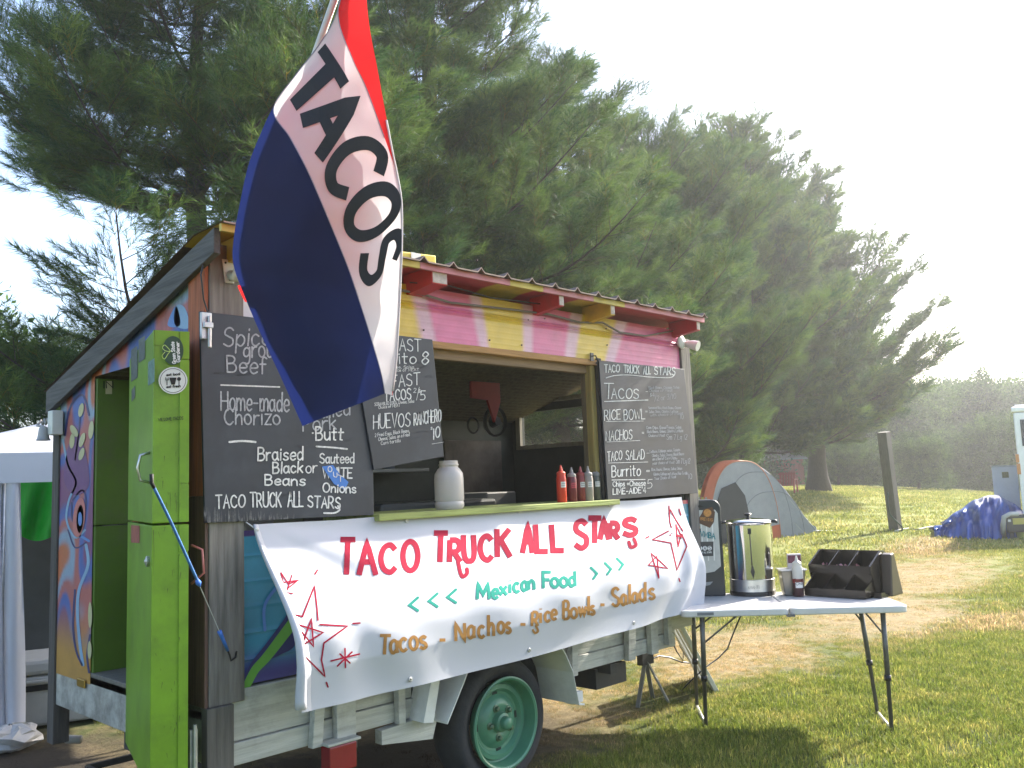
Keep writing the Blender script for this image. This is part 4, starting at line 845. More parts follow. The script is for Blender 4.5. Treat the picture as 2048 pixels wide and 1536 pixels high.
for k in range(120):
    x = 408+g.uniform(0, 1)**1.3*180; h_ = g.uniform(8, 34)*(1-(x-408)/260); yb = 1046-(x-410)*.047
    V, Fs = ribbon2d([(x, yb), (x+g.uniform(-1, 1), yb-h_)], g.uniform(.5, 2.0), False, .8); fr_.add([on(a, b, 1, -.0532) for a, b in V], Fs)
obj('splintered_edge', fr_, M('bare_fibre', (.16, .16, .165), .8, var=.5, scale=60), b1, kind='stuff')
tape = obj('blue_tape', flat([(644, 933), (666, 930), (681, 950), (697, 964), (690, 980), (668, 968)], plane_y(-.055)), M('painters_tape', (.04, .16, .50), .6), b1, label='diagonal strip of blue tape')
obj('lettering', stamp(tx('O', 656, 943, 664, 944, 9, 2, jit=0)+tx('U', 667, 953, 674, 955, 8, 2, jit=0)+tx('T', 676, 961, 686, 965, 10, 2, jit=0), plane_y(-.0565)), chalk, tape)
b2 = board('chalkboard_sign', [(700, 659), (865, 679), (888, 913), (748, 940)], -.062, .01, 'crooked narrow chalkboard listing breakfast tacos and huevos ranchero beside the hatch opening')
Y2 = -.0632
chalkline(b2, [tx('BREAKFAST', 712, 696, 842, 703, 20, 2.4), tx('Burrito', 735, 728, 832, 727, 20, 2.6), tx('8', 843, 729, 857, 728, 23, 3), tx('Egg, Cheese, Salsa', 752, 736, 828, 737, 5, .9), tx('Beans, choice of MEAT', 752, 744, 838, 742, 5, .9), tx('BREAKFAST', 712, 782, 840, 769, 20, 2.4), tx('TACOS', 769, 802, 822, 798, 19, 2.8), tx('2', 827, 785, 832, 785, 8, 1.3), tx('/', 833, 798, 838, 796, 18, 1.3), tx('$', 836, 786, 841, 786, 7, 1), tx('5', 840, 800, 850, 800, 17, 2.2), tx('SCRAMBLED EGGS, Cheese, Salsa', 749, 812, 828, 805, 5.5, .9), tx('Choice of MEAT', 757, 818, 800, 813, 5, .9),
              tx('HUEVOS', 747, 858, 820, 852, 24, 2.6), tx('RANCHERO', 828, 851, 882, 842, 21, 2.6), tx('$', 861, 860, 865, 860, 6, 1), tx('10', 866, 879, 880, 873, 18, 2.8), tx('2 Fried Eggs, Black Beans', 750, 874, 818, 864, 6, .9), tx('Cheese, Salsa, on a Fried', 757, 882, 819, 872, 6, .9), tx('Corn tortilla', 762, 890, 801, 884, 6, .9), path([(864, 888), (888, 884)], .8, False)], Y2, chalk)
b3 = board('chalkboard_sign', [(1198, 721), (1368, 738), (1396, 986), (1216, 1000)], -.052, .012, 'right hand chalkboard menu with tacos, rice bowl, nachos, salad and burrito')
Y3 = -.0535
chalkline(b3, [tx('TACO', 1209, 745, 1239, 744, 13, 2.2), tx('TRUCK', 1248, 745, 1278, 747, 13, 2.2), tx('ALL', 1287, 748, 1301, 748, 13, 2.2), tx('STARS', 1309, 749, 1350, 750, 13, 2.2), path([(1212, 756), (1230, 751), (1260, 750), (1300, 754), (1340, 755), (1350, 748)], 1.4),
              tx('T', 1207, 797, 1226, 797, 28, 2.2), tx('ACOS', 1223, 797, 1277, 797, 17, 2.2), path([(1209, 803), (1296, 800)], 1.6), tx('RICE', 1209, 841, 1241, 838, 17, 1.8), tx('BOWL', 1248, 840, 1290, 838, 17, 1.8), path([(1212, 843), (1287, 842)], .8), tx('NACHOS', 1212, 882, 1264, 878, 17, 1.8), path([(1214, 884), (1280, 881)], .8), tx('TACO', 1215, 923, 1244, 919, 16, 1.8), tx('SALAD', 1252, 920, 1289, 918, 16, 1.8), path([(1217, 926), (1296, 924)], 1), tx('Burrito', 1224, 954, 1281, 951, 20, 2.2), path([(1224, 960), (1290, 959)], 1.6), tx('Chips +Cheese', 1226, 973, 1291, 971, 9, 1.7), tx('5', 1294, 977, 1304, 976, 16, 1.2), tx('LIME-AIDE', 1226, 989, 1282, 986, 10, 2), tx("'4", 1284, 986, 1292, 986, 11, 1.6), tx('=', 1293, 946, 1299, 946, 8, 1.2, jit=0), tx('=', 1291, 826, 1295, 826, 6, .9, jit=0), tx('=', 1284, 869, 1288, 869, 7, 1.1, jit=0), tx('-', 1291, 786, 1296, 786, 6, .9, jit=0), tx('-', 1293, 909, 1299, 909, 6, .9, jit=0)], Y3, chalk)
chalkline(b3, [tx('Black Beans, Cheese, Salsa', 1297, 778, 1358, 777, 4.5, .7), tx('Choice of Meat', 1298, 784, 1345, 783, 4.5, .7), tx('$4', 1300, 794, 1309, 793, 7, .8), tx('/2 or 3/10', 1309, 802, 1352, 797, 9, .8), tx('Seasoned Rice, Black Beans, Cheese', 1297, 818, 1362, 818, 4.5, .7), tx('Salsa, Onion, Cilantro, Lettuce', 1298, 826, 1356, 825, 4.5, .7), tx('with choice of Meat', 1300, 833, 1366, 829, 4.5, .7), tx('10', 1360, 838, 1367, 838, 8, 1), tx('Corn Chips, Queso Fresco, Salsa', 1293, 858, 1362, 857, 5, .9), tx('Black Beans, Onions, Cilantro, Lettuce', 1294, 866, 1366, 864, 5, .9), tx('Choice of Meat', 1297, 874, 1330, 873, 5, .8), tx('Sm 7 Lg 12', 1333, 879, 1374, 879, 9, 1), tx('Lettuce, Cabbage, onion, Tomato', 1300, 906, 1360, 902, 5, .8), tx('Cilantro, Salsa, Cheese, Black Beans', 1304, 914, 1368, 910, 5, .8), tx('on a Bed of Corn Chips', 1305, 921, 1352, 918, 5, .9), tx('your choice of Meat', 1305, 929, 1349, 927, 5, .8), tx('Sm 7 Lg 12', 1352, 927, 1380, 927, 9, 1), tx('Rice, Beans, Cheese, Salsa, Onion', 1303, 942, 1364, 939, 5, .8), tx('Cilantro, Cabbage and Lettuce, Flour Tortilla', 1307, 951, 1375, 949, 5, .8), tx('Your Choice of Meat', 1309, 960, 1352, 956, 5, .8), tx('10', 1376, 958, 1384, 958, 9, 1)], Y3, chalk_dim)

g = np.random.default_rng(8); smear = M('chalk_smear', (.034, .037, .046), .9, var=.5, scale=12)
for bd, yy, (xa, xb, ya, yb), nn_ in ((b1, -.0531, (425, 700, 690, 1000), 16), (b2, -.0625, (770, 860, 720, 900), 6)):
    sm_ = MB()
    for k in range(nn_):
        x, y = g.uniform(xa, xb), g.uniform(ya, yb); l = g.uniform(10, 38); stamp(path([(x, y), (x+l*.5, y-g.uniform(-3, 6)), (x+l, y+g.uniform(-8, 4))], g.uniform(2, 6), taper=.6), plane_y(yy-.00004*k), sm_)
    obj('chalk_smear', sm_, smear, bd, kind='stuff')

# ================================================================ BANNER
bx0, bx1 = .19, 3.335
def ban_y(x, z):
    u = (x-bx0)/(bx1-bx0); v = (1.425-z)/.70; v = max(-.02, min(1.05, v))
    bot = lerp(-.40, -.23, u)-.05*math.sin(math.pi*u); top = -.062
    bulge = smooth(0, .68, v)*.6+.4*min(1, v/.8); y = lerp(top, bot, bulge)
    y += .05*smooth(.58, 1.02, v)*(1-.3*u)
    y += .007*math.sin(u*17+v*3.5)*smooth(.1, .5, v)*(1-v*.6)+.007*math.sin(u*41-v*6)*smooth(.0, .3, v)*(1-smooth(.5, .9, v))
    # pull folds running from the fixed top right corner
    du, dz = 1-u, v; a = math.atan2(dz, du*4.3); y += .014*math.sin(a*15)*smooth(.05, .25, du+.3*dz)*(1-smooth(.25, .75, du))
    a = math.atan2(dz, u*4.3); y += .010*math.sin(a*13)*smooth(.02, .12, u)*(1-smooth(.12, .45, u))
    return y
ban_top = lambda u: 1.425-.022*math.sin(math.pi*min(1, u*3))*(1 if u < .333 else 0)*.5
NB, NV = 300, 90; rows = []
for j in range(NV+1):
    row = []
    for i in range(NB+1):
        u = i/NB; v = j/NV; zt = 1.425-.004*(1-abs(math.cos(u*math.pi*4))); zb = lerp(.705, .722, u)-.012*math.sin(math.pi*u)
        # left edge swings out towards the bottom
        x = bx0+(bx1-bx0)*u+lerp(.05, -.05, u)*v*.6; z = lerp(zt, zb, v); row.append((x, ban_y(x, z), z))
    rows.append(row)
vinyl = M('banner_vinyl', (.52, .53, .58), .6, var=.02, scale=4, trans=.16, spec=.2)
bn_ = thing('banner', 'long white vinyl banner reading Taco Truck All Stars, hung below the counter', 'banner', (bx0, -.06, 1.42))
obj('banner_sheet', MB().grid(rows), vinyl, bn_, True)
hm = MB(); e_ = [r_[0] for r_ in rows]
hm.grid([[(p[0]+d-.03*0, p[1]+(.014 if k == 2 else -.003), p[2]) for k, d in enumerate((-.002, .012+.03*(j/NV), .02+.03*(j/NV)))] for j, p in enumerate(e_)]); obj('hem', hm, vinyl, bn_, True)
tube_ = MB().tube([(p[0]-.004, p[1], p[2]) for p in e_[::4]], [.006+.012*k/15 for k in range(len(e_[::4]))], 8); obj('side_hem', tube_, vinyl, bn_, True)
def onban(off):
    def f_(x, y):
        yy = -.2
        for _ in range(14):
            p = on(x, y, 1, yy); yn = ban_y(float(p[0]), float(p[2]))-off; yy = .5*yy+.5*yn
        return on(x, y, 1, yy)
    return f_
bj = onban(.0024)
def fine(strokes):   # split long strokes so that they follow the cloth
    return strokes
def dens_path(pts, step=9):
    o = [pts[0]]
    for a, b in zip(pts[:-1], pts[1:]):
        n = max(1, int(math.hypot(b[0]-a[0], b[1]-a[1])/step)); o += [(a[0]+(b[0]-a[0])*k/n, a[1]+(b[1]-a[1])*k/n) for k in range(1, n+1)]
    return o
redb = M('banner_red', (.30, .02, .045), .85, trans=.12, spec=.05); tealb = M('banner_teal', (.03, .24, .19), .85, trans=.12, spec=.05); goldb = M('banner_gold', (.34, .18, .06), .85, trans=.12, spec=.05); marb = M('banner_maroon', (.28, .012, .035), .85, trans=.12, spec=.05)
def letters(s, x0s, ys, hs, ws, slants, sw, mat, capf=False):
    for ch, x0, y, h, w_, sl in zip(s, x0s, ys, hs, ws, slants):
        if ch == ' ': continue
        g_ = G[ch]; out = []
        for sm, pl in g_[1]:
            q = crom(pl, 8) if sm else dens_path([(a, b) for a, b in pl], 2.)
            q = [(x0+(a/g_[0])*w_+sl*b, y-h*b/10-(.22-.10)*0*a) for a, b in q]; out.append(ribbon2d(q, sw, capf))
        obj('letter', stamp(out, bj), mat, bn_)
#          T    A    C    O    T   R   U   C   K   A   L   L   S   T   A   R   S
letters('TACOTRUCKALLSTARS', [678, 718, 762, 806, 866, 899, 929, 961, 995, 1045, 1074, 1106, 1150, 1176, 1200, 1219, 1246],
        [1149, 1150, 1144, 1141, 1124, 1124, 1122, 1120, 1114, 1106, 1103, 1101, 1096, 1086, 1079, 1078, 1070], [70, 66, 54, 58, 58, 44, 52, 48, 56, 56, 54, 52, 54, 50, 40, 32, 32], [30, 34, 30, 30, 28, 22, 20, 24, 26, 20, 22, 22, 24, 26, 18, 18, 26], [.3, -.1, .0, .0, .2, .1, -.2, -.1, -.1, .1, -.3, -.3, .0, .1, -.1, .1, .2], 11.2, redb)
obj('letter', stamp(path([(916, 1122), (921, 1145), (926, 1153), (934, 1147), (934, 1138)], 8), bj), redb, bn_)
obj('letter', stamp(path([(1268, 1078), (1272, 1090), (1262, 1094), (1258, 1084)], 7), bj), redb, bn_)
letters('MexicanFood', [955, 985, 1000, 1019, 1028, 1044, 1058, 1087, 1103, 1121, 1139], [1198, 1196, 1190, 1186, 1184, 1181, 1179, 1176, 1174, 1173, 1172], [32, 30, 30, 30, 30, 30, 30, 32, 30, 30, 30], [24, 12, 14, 3, 11, 11, 11, 16, 14, 14, 12], [-.1]*11, 6.4, tealb)
for k, (x, y) in enumerate([(819, 1222), (858, 1214), (895, 1206)]): obj('chevron', stamp(path([(x+17, y-27), (x, y-12), (x+17, y-1)], 5.5, False), bj), tealb, bn_)
for k, (x, y) in enumerate([(1184, 1157), (1212, 1148), (1236, 1139)]): obj('chevron', stamp(path([(x-2, y-22), (x+10, y-10), (x+3, y)], 5, False), bj), tealb, bn_)
letters('Tacos', [758, 781, 800, 820, 840], [1309, 1306, 1302, 1299, 1297], [38, 42, 42, 42, 40], [22, 14, 14, 15, 13], [.2, 0, 0, 0, 0], 6.6, goldb)
letters('-Nachos', [878, 912, 936, 957, 977, 996, 1012], [1288, 1282, 1276, 1275, 1272, 1266, 1266], [20, 36, 40, 38, 42, 36, 34], [14, 18, 13, 12, 11, 12, 9], [0, -.1, 0, 0, 0, 0, 0], 6.4, goldb)
letters('-RiceBowls', [1040, 1064, 1080, 1090, 1103, 1127, 1142, 1158, 1176, 1181], [1256, 1252, 1246, 1243, 1239, 1238, 1236, 1232, 1230, 1229], [18, 28, 34, 32, 32, 36, 32, 32, 38, 28], [12, 12, 3, 10, 10, 12, 12, 14, 3, 8], [0, .1, 0, 0, 0, 0, 0, 0, 0, 0], 5.8, goldb)
obj('letter', stamp(path([(1072, 1252), (1076, 1262), (1070, 1266), (1066, 1260)], 4.5), bj), goldb, bn_)
letters('-Salads', [1200, 1224, 1243, 1258, 1265, 1280, 1298], [1216, 1212, 1210, 1208, 1205, 1202, 1198], [16, 36, 34, 40, 32, 38, 34], [10, 14, 10, 3, 10, 11, 11], [0, 0, -.1, 0, 0, 0, 0], 5.8, goldb)
def scribble(pts, w_=4.2):
    w_ *= .8; obj('star_drawing', stamp([ribbon2d(dens_path(pts), w_)], bj), marb, bn_)
for pts in ([(562, 1145), (571, 1185), (585, 1187)], [(562, 1145), (577, 1168), (597, 1160)], [(560, 1166), (597, 1160), (566, 1184)], [(572, 1188), (584, 1150)]): scribble(pts, 3)
for pts in ([(579, 1227), (605, 1233), (629, 1172), (634, 1215), (636, 1240)], [(640, 1249), (695, 1252), (648, 1286), (643, 1320), (650, 1353), (609, 1312)], [(630, 1148), (635, 1140)], [(706, 1247), (720, 1246)], [(653, 1365), (656, 1374)],
            [(590, 1247), (646, 1265), (604, 1291), (623, 1237), (627, 1293), (590, 1247)], [(662, 1322), (719, 1308)], [(690, 1297), (691, 1335)], [(675, 1332), (704, 1304)], [(680, 1308), (700, 1326)]): scribble(pts, 4)
for pts in ([(1338, 1012), (1340, 1045), (1343, 1055)], [(1341, 1020), (1352, 1040), (1366, 1062)], [(1337, 1062), (1305, 1079), (1342, 1086), (1354, 1140), (1374, 1092), (1364, 1068)], [(1298, 1073), (1292, 1076)], [(1340, 1070), (1366, 1074), (1344, 1066)], [(1352, 1048), (1362, 1070), (1356, 1094), (1352, 1048)], [(1358, 1157), (1360, 1163)],
            [(1297, 1130), (1336, 1137), (1302, 1106), (1318, 1157), (1314, 1112), (1297, 1130)], [(1358, 1018), (1362, 1030)]): scribble(pts, 3.2)
for (x, y) in [(512, 1060), (813, 1042), (1037, 1022), (1218, 1010), (820, 1359), (1058, 1300), (1267, 1246)]:
    p = bj(x, y); obj('grommet', MB().lathe([(.004, 0), (.009, .001), (.011, .003), (.009, .005), (.004, .004)], tuple(p), 'y', 16), galv, bn_, True)
cr = MB().tube([bj(512, 1060)-np.array((0, .01, 0)), on(503, 1052, 1, -.05), on(492, 1044, 1, -.045)], .003, 6); obj('tie', cr, white_metal, bn_, True)

# ================================================================ FLAG
rowsF = [((700, -90), (700, -90), (700, -90), (726, -90)), ((673, 24), (674, 24), (676, 26), (737, 40)), ((640, 85), (641, 86), (704, 115), (753, 128)), ((590, 150), (591, 151), (731, 172), (764, 188)), ((546, 215), (547, 218), (755, 237), (775, 246)), ((520, 270), (580, 275), (777, 298), (786, 304)), ((497, 330), (612, 335), (794, 350), (796, 352)), ((480, 405), (641, 400), (803, 400), (804, 402)), ((467, 480), (672, 475), (804.5, 470), (805, 472)), ((467, 530), (698, 540), (802.5, 535), (803, 538)), ((488, 590), (722, 612), (799, 605), (800, 608)), ((520, 665), (744, 682), (795, 680), (796, 682)), ((562, 755), (762, 745), (791, 735), (792, 738)), ((605, 852), (770, 787), (784, 790), (785, 791))]
def crow(t):
    n = len(rowsF)-1; f_ = t*n; i = min(n-1, int(f_)); f_ -= i; o = []
    for k in range(4):
        a = [rowsF[max(0, min(n, i+d))][k] for d in (-1, 0, 1, 2)]
        o.append(tuple(.5*(2*a[1][j]+(a[2][j]-a[0][j])*f_+(2*a[0][j]-5*a[1][j]+4*a[2][j]-a[3][j])*f_*f_+(-a[0][j]+3*a[1][j]-3*a[2][j]+a[3][j])*f_**3) for j in (0, 1)))
    return o
def flagD(x, y):
    L_ = np.interp(y, [r_[0][1] for r_ in rowsF], [r_[0][0] for r_ in rowsF]); R_ = np.interp(y, [r_[3][1] for r_ in rowsF], [r_[3][0] for r_ in rowsF]); s_ = (x-L_)/max(10, R_-L_); t = y/850
    return 3.02+.006*noise.noise(Vector((x/38+y/120, y/150, 1)))+.010*noise.noise(Vector((x/90-y/260, y/60, 4)))+.05*t-.085*math.sin(math.pi*min(1, max(0, s_)))*smooth(-.1, .5, t)+.018*math.sin(s_*7+t*5)*smooth(.1, .5, t)+.012*math.sin(s_*3-t*9)
NR = 110; fr = []
for j in range(NR+1):
    a, b, c, d = crow(j/NR); row = []
    for (p, q, n) in ((a, b, 12), (b, c, 10), (c, d, 4)):
        row += [(p[0]+(q[0]-p[0])*k/n, p[1]+(q[1]-p[1])*k/n) for k in range(n)]
    row.append(d); fr.append(row)
nc = len(fr[0]); fm = MB(); fm.v = [tuple(dep(x, y, flagD(x, y))) for row in fr for x, y in row]
for j in range(NR):
    for i in range(nc-1): fm.f.append((j*nc+i, (j+1)*nc+i, (j+1)*nc+i+1, j*nc+i+1)); fm.mi.append(0 if i < 12 else 1 if i < 22 else 2)
FT = .42
fmats = [M('flag_blue', (.006, .012, .075), .75, var=.05, trans=FT, bump=.05, bscale=400), M('flag_white', (.60, .58, .61), .75, var=.03, trans=FT, bump=.05, bscale=400), M('flag_red', (.62, .018, .02), .75, var=.05, trans=FT, bump=.05, bscale=400)]
flag = thing('flag', 'red, white and blue tacos flag hanging folded from the pole on the left post', 'flag', tuple(map(float, dep(700, 20, 3.02))))
obj('cloth', fm, fmats, flag, True)
# the other half of the cloth, folded back behind
bk = MB()
for j in range(NR+1):
    row = fr[j]; t = j/NR; Rp = row[-1]; Lp = row[0]; wdt = Rp[0]-Lp[0]
    for k in range(11):
        s_ = k/10; fold = .93 if t < .75 else .93-.25*(t-.75); x = Rp[0]-1-(wdt*fold*s_ if t < .68 else wdt*s_*(fold)) ; 
        if s_ == 1 and .70 < t < .80: x = Lp[0]-4
        if s_ > .9 and .70 < t < .80: x = Lp[0]-5*math.sin((t-.70)/.10*math.pi)
        xx = min(Rp[0]-1, max(Lp[0]+(26 if not .745 < t < .79 else -6), x)); y = Rp[1]+(Lp[1]-Rp[1])*s_*.9-24*smooth(.85, 1, t)
        bk.v.append(tuple(dep(xx, y, flagD(xx, y)+.03+.11*math.sin(math.pi*min(1, s_*1.1+.05)))))
for j in range(NR):
    for k in range(10):
        bk.f.append((j*11+k, j*11+k+1, (j+1)*11+k+1, (j+1)*11+k)); bk.mi.append(1 if (k < 2 and j > NR*.5) or (k < 4 and j > .74*NR) else 0 if k < 0 else 2)
obj('folded_back_cloth', bk, fmats, flag, True)
fl_ = [(560, 182), (590, 232), (616, 290), (643, 345), (672, 405), (697, 470), (716, 530), (733, 585)]; fr_t = [(644, 84), (686, 148), (715, 205), (752, 270), (783, 335), (801, 410), (806, 460), (801, 520)]
def fcurve(c, u): 
    f_ = u*(len(c)-1); i = min(len(c)-2, int(f_)); f_ -= i; a = [c[max(0, min(len(c)-1, i+d))] for d in (-1, 0, 1, 2)]
    return [.5*(2*a[1][j]+(a[2][j]-a[0][j])*f_+(2*a[0][j]-5*a[1][j]+4*a[2][j]-a[3][j])*f_*f_+(-a[0][j]+3*a[1][j]-3*a[2][j]+a[3][j])*f_**3) for j in (0, 1)]
inkf = M('flag_ink', (.012, .01, .014), .7, trans=.1)
def cover(ch, u0, u1, sw=.045):
    g_ = G[ch]; out = []
    for sm, pl in g_[1]:
        q = crom(pl, 7) if sm else dens_path(pl, 1.2); V, Fs = ribbon2d([(a, b) for a, b in q], 2.05, False); out.append((V, Fs))
    V2 = MB()
    for V, Fs in out:
        P = []
        for a, b in V:
            u = u0+(u1-u0)*a/g_[0]; L_ = fcurve(fl_, max(0, min(1, u))); T_ = fcurve(fr_t, max(0, min(1, u))); v = .06+.88*b/10; x, y = L_[0]+(T_[0]-L_[0])*v, L_[1]+(T_[1]-L_[1])*v; x = min(x, np.interp(y, [r_[3][1] for r_ in rowsF], [r_[3][0] for r_ in rowsF])-1.5); P.append(dep(x, y, flagD(x, y)-.0035))
        V2.add(P, Fs)
    obj('letter', V2, inkf, flag)
for ch, a, b in (('T', .02, .185), ('A', .18, .365), ('C', .405, .57), ('O', .605, .77), ('S', .83, .968)): cover(ch, a, b)
for c_i in (12, 22):
    sl = [dep(row[c_i][0], row[c_i][1], flagD(*row[c_i])-.0008) for row in fr[(2 if c_i == 12 else 4):(NR if c_i == 12 else 40)]]; obj('seam', MB().tube(sl, .0016, 5), M('seam_thread', (.30, .28, .36), .8, trans=.1), flag, True)
hmm = MB().tube([dep(x, y, flagD(x, y)) for x, y in [(row[-1][0]-1, row[-1][1]) for row in fr[int(NR*.3)::3]]], .0035, 6); obj('stitched_hem', hmm, fmats[1], flag, True)
pb = on(474, 548, 1, -.10); pe = dep(690, -60, 3.06)
pole = thing('flag_pole', 'white flag pole rising out of a bracket on the left post, mostly behind the flag', 'pole', tuple(map(float, pb)))
obj('pole', MB().tube([pb, pe], .0125, 14), M('pole_white', (.6, .6, .56), .4), pole, True)
p = on(459, 541, 1, -.042); h = MB(); h.prism([(p[0]-.035, -.045, p[2]+.045), (p[0]+.035, -.045, p[2]+.045), (p[0]+.02, -.045, p[2]-.055), (p[0]-.02, -.045, p[2]-.055)], (0, .006, 0)); obj('bracket_plate', h, M('bracket_cream', (.5, .48, .42), .5), pole, bevel=.002)
dirp = Vector(pe-pb).normalized(); c0 = Vector((p[0]+.005, -.045, p[2]-.02)); obj('bracket_socket', MB().tube([c0, Vector(pb)-dirp*.02, Vector(pb)+dirp*.035], [.022, .020, .020], 14), M('bracket_cream', (.5, .48, .42), .5), pole, True)
sc2 = MB(); 
for dx_, dz_ in ((-.02, .03), (.02, .03), (0, -.04)): sc2.lathe([(0, .002), (.005, .002), (.005, 0)], (p[0]+dx_, -.045, p[2]+dz_), 'y', 8)
obj('screw', sc2, ink, pole, kind='stuff')
# bungee between the door handle and the post
bg_ = thing('bungee_cord', 'blue bungee strap holding the green door open against the front post', 'strap', tuple(map(float, onbroad(303, 965, .05))))
a_ = Vector(onbroad(303, 965, .045)); z_ = Vector(on(462, 1316, 1, -.05))
def bl_(t, off=0): x, y = np.interp(t, [0, .22, .55, 1], [303, 340, 397, 462]), np.interp(t, [0, .22, .55, 1], [965, 1040, 1166, 1316]); D0, D1 = float((np.array(a_)-CAM)@fw), float((np.array(z_)-CAM)@fw); return dep(x, y, 1/((1-t)/D0+t/D1) if True else 0)
bcol = M('strap_blue', (.03, .12, .32), .7, var=.4, scale=60); bcol2 = M('strap_bright_blue', (.04, .15, .55), .6)
obj('strap', MB().tube([bl_(t) for t in np.linspace(.03, .55, 14)], .0055, 7), bcol, bg_, True); obj('thin_cord', MB().tube([bl_(.55), bl_(.86)], .0018, 5), M('cord_grey', (.4, .4, .38), .6), bg_)
obj('knot', MB().tube([bl_(.53), bl_(.55), bl_(.57)], [.006, .011, .004], 8), bcol2, bg_, True); obj('knot', MB().tube([bl_(.84), bl_(.86), bl_(.90), bl_(.955)], [.009, .008, .007, .006], 8), bcol2, bg_, True)
obj('end_hook', MB().tube([bl_(.95), bl_(.98), bl_(1.)+np.array((0, 0, -.01)), bl_(1.)+np.array((.02, .0, .0)), bl_(1.)+np.array((.03, .01, .02))], .004, 6), ink, bg_, True); obj('end_hook', MB().tube([bl_(.0)+np.array((0, 0, .03)), bl_(.0), bl_(.03)], .007, 6), ink, bg_, True)
# ================================================================ ITEMS ON THE COUNTER
cz = 1.436
jar_l = on(899, 1010, 2, cz+.001); jar_l[1] = -.01; jar_l[0] = on(899, 1000, 1, -.01)[0]
jr = thing('plastic_jar', 'large empty white plastic jar without a lid on the counter', 'jar', (float(jar_l[0]), -.01, cz+.001))
jm = M('jar_plastic', (.62, .58, .56), .3, var=.05, trans=.3)
jo = Vector(jr.location)
obj('jar_body', MB().lathe([(0, 0), (.066, 0), (.074, .012), (.075, .03), (.071, .04), (.075, .05), (.075, .155), (.072, .180), (.058, .203), (.048, .212), (.048, .219), (.052, .222), (.052, .228), (.048, .230), (.048, .244), (.044, .246), (.042, .215)], tuple(jo), n=40), jm, jr, True, sharp=35)
sh = MB(); 
for k in range(6): sh.box((jo.x+.02+.004*k, jo.y-.0765, cz+.10), (jo.x+.022+.004*k, jo.y-.0755, cz+.13+.006*k)) if k % 2 else None
def bottle(px_, base_y, H, name, label, mcol, lab, cap, yy=-.02, wht=None):
    x = on(px_, base_y, 1, yy)[0]; b = thing(name, label, 'squeeze bottle', (float(x), yy, cz+.001), 'squeeze bottles on the counter'); o = Vector(b.location); k = H/.215
    obj('bottle_body', MB().lathe([(0, 0), (.026, 0), (.029, .006*k), (.029, .135*k), (.026, .15*k), (.024, .155*k)], tuple(o), n=24), mcol, b, True, sharp=35)
    obj('cap', MB().lathe([(.026, .155*k), (.026, .170*k), (.020, .176*k), (.012, .180*k), (.004, .215*k), (0, .216*k)], tuple(o), n=20), cap, b, True, sharp=35)
    if lab is not None:
        a0 = math.atan2(CAM[1]-o.y, CAM[0]-o.x); lb = MB().lathe([(.0296, .085*k), (.0296, .118*k)], tuple(o), n=10, a0=a0-.1, a1=a0+1.0); obj('label', lb, lab, b, True)
        lt = MB()
        for q in range(2):
            for w_ in range(5):
                t = a0+.02+w_*.17+.05*q; z_ = (.093+.012*q)*k; lt.add([(o.x+.0299*math.cos(t), o.y+.0299*math.sin(t), o.z+z_), (o.x+.0299*math.cos(t+.1), o.y+.0299*math.sin(t+.1), o.z+z_+.002), (o.x+.0299*math.cos(t+.1), o.y+.0299*math.sin(t+.1), o.z+z_+.006), (o.x+.0299*math.cos(t), o.y+.0299*math.sin(t), o.z+z_+.004)], [(0, 1, 2, 3)])
        obj('lettering', lt, ink, b)
    return b
stickw = M('label_white', (.65, .62, .6), .5)
bottle(1124, 998, .215, 'squeeze_bottle', 'orange-red sauce bottle, first of the row on the counter', M('chili_red', (.62, .045, .02), .3, trans=.2), stickw, M('cap_red', (.60, .06, .03), .4))
bottle(1145, 998, .200, 'squeeze_bottle', 'second sauce bottle with a dark maroon fill, beside the orange-red one', M('sauce_maroon', (.16, .02, .03), .3, trans=.2), M('label_red', (.45, .05, .07), .5), M('cap_clear', (.35, .33, .32), .4, trans=.3))
bottle(1163, 997, .205, 'squeeze_bottle', 'brownish red sauce bottle in the middle of the row', M('sauce_brownred', (.30, .05, .045), .3, trans=.2), stickw, M('cap_red2', (.30, .05, .05), .4), .0)
bottle(1178, 996, .205, 'squeeze_bottle', 'pale grey creamy bottle second from the hatch post', M('sauce_cream', (.33, .29, .26), .3, trans=.2), stickw, M('cap_clear', (.35, .33, .32), .4), -.03)
bottle(1193, 995, .205, 'squeeze_bottle', 'dark green-grey bottle at the row end next to the hatch post', M('sauce_dark', (.07, .07, .055), .3), stickw, M('cap_clear', (.35, .33, .32), .4), .01)
# yellow tin on the roof edge
p = on(822, 522, 1, -.12); yb = thing('roof_box', 'small yellow and white carton lying on the roof edge', 'box', (float(p[0]), -.10, roofz(-.1)+.075)); o = Vector(yb.location)
obj('carton', MB().hexa([o+Vector(q) for q in ((-.09, -.06, 0), (.12, -.07, 0), (.13, .06, .0), (-.09, .06, 0))], [o+Vector(q) for q in ((-.09, -.06, .035), (.12, -.07, .045), (.13, .06, .045), (-.09, .06, .035))]), M('carton_yellow', (.62, .48, .05), .5, var=.3, scale=12), yb, bevel=.006)
obj('carton_flap', MB().box((o.x-.04, o.y-.072, o.z+.0), (o.x+.02, o.y-.070, o.z+.036)), M('carton_white', (.6, .6, .55), .5), yb)

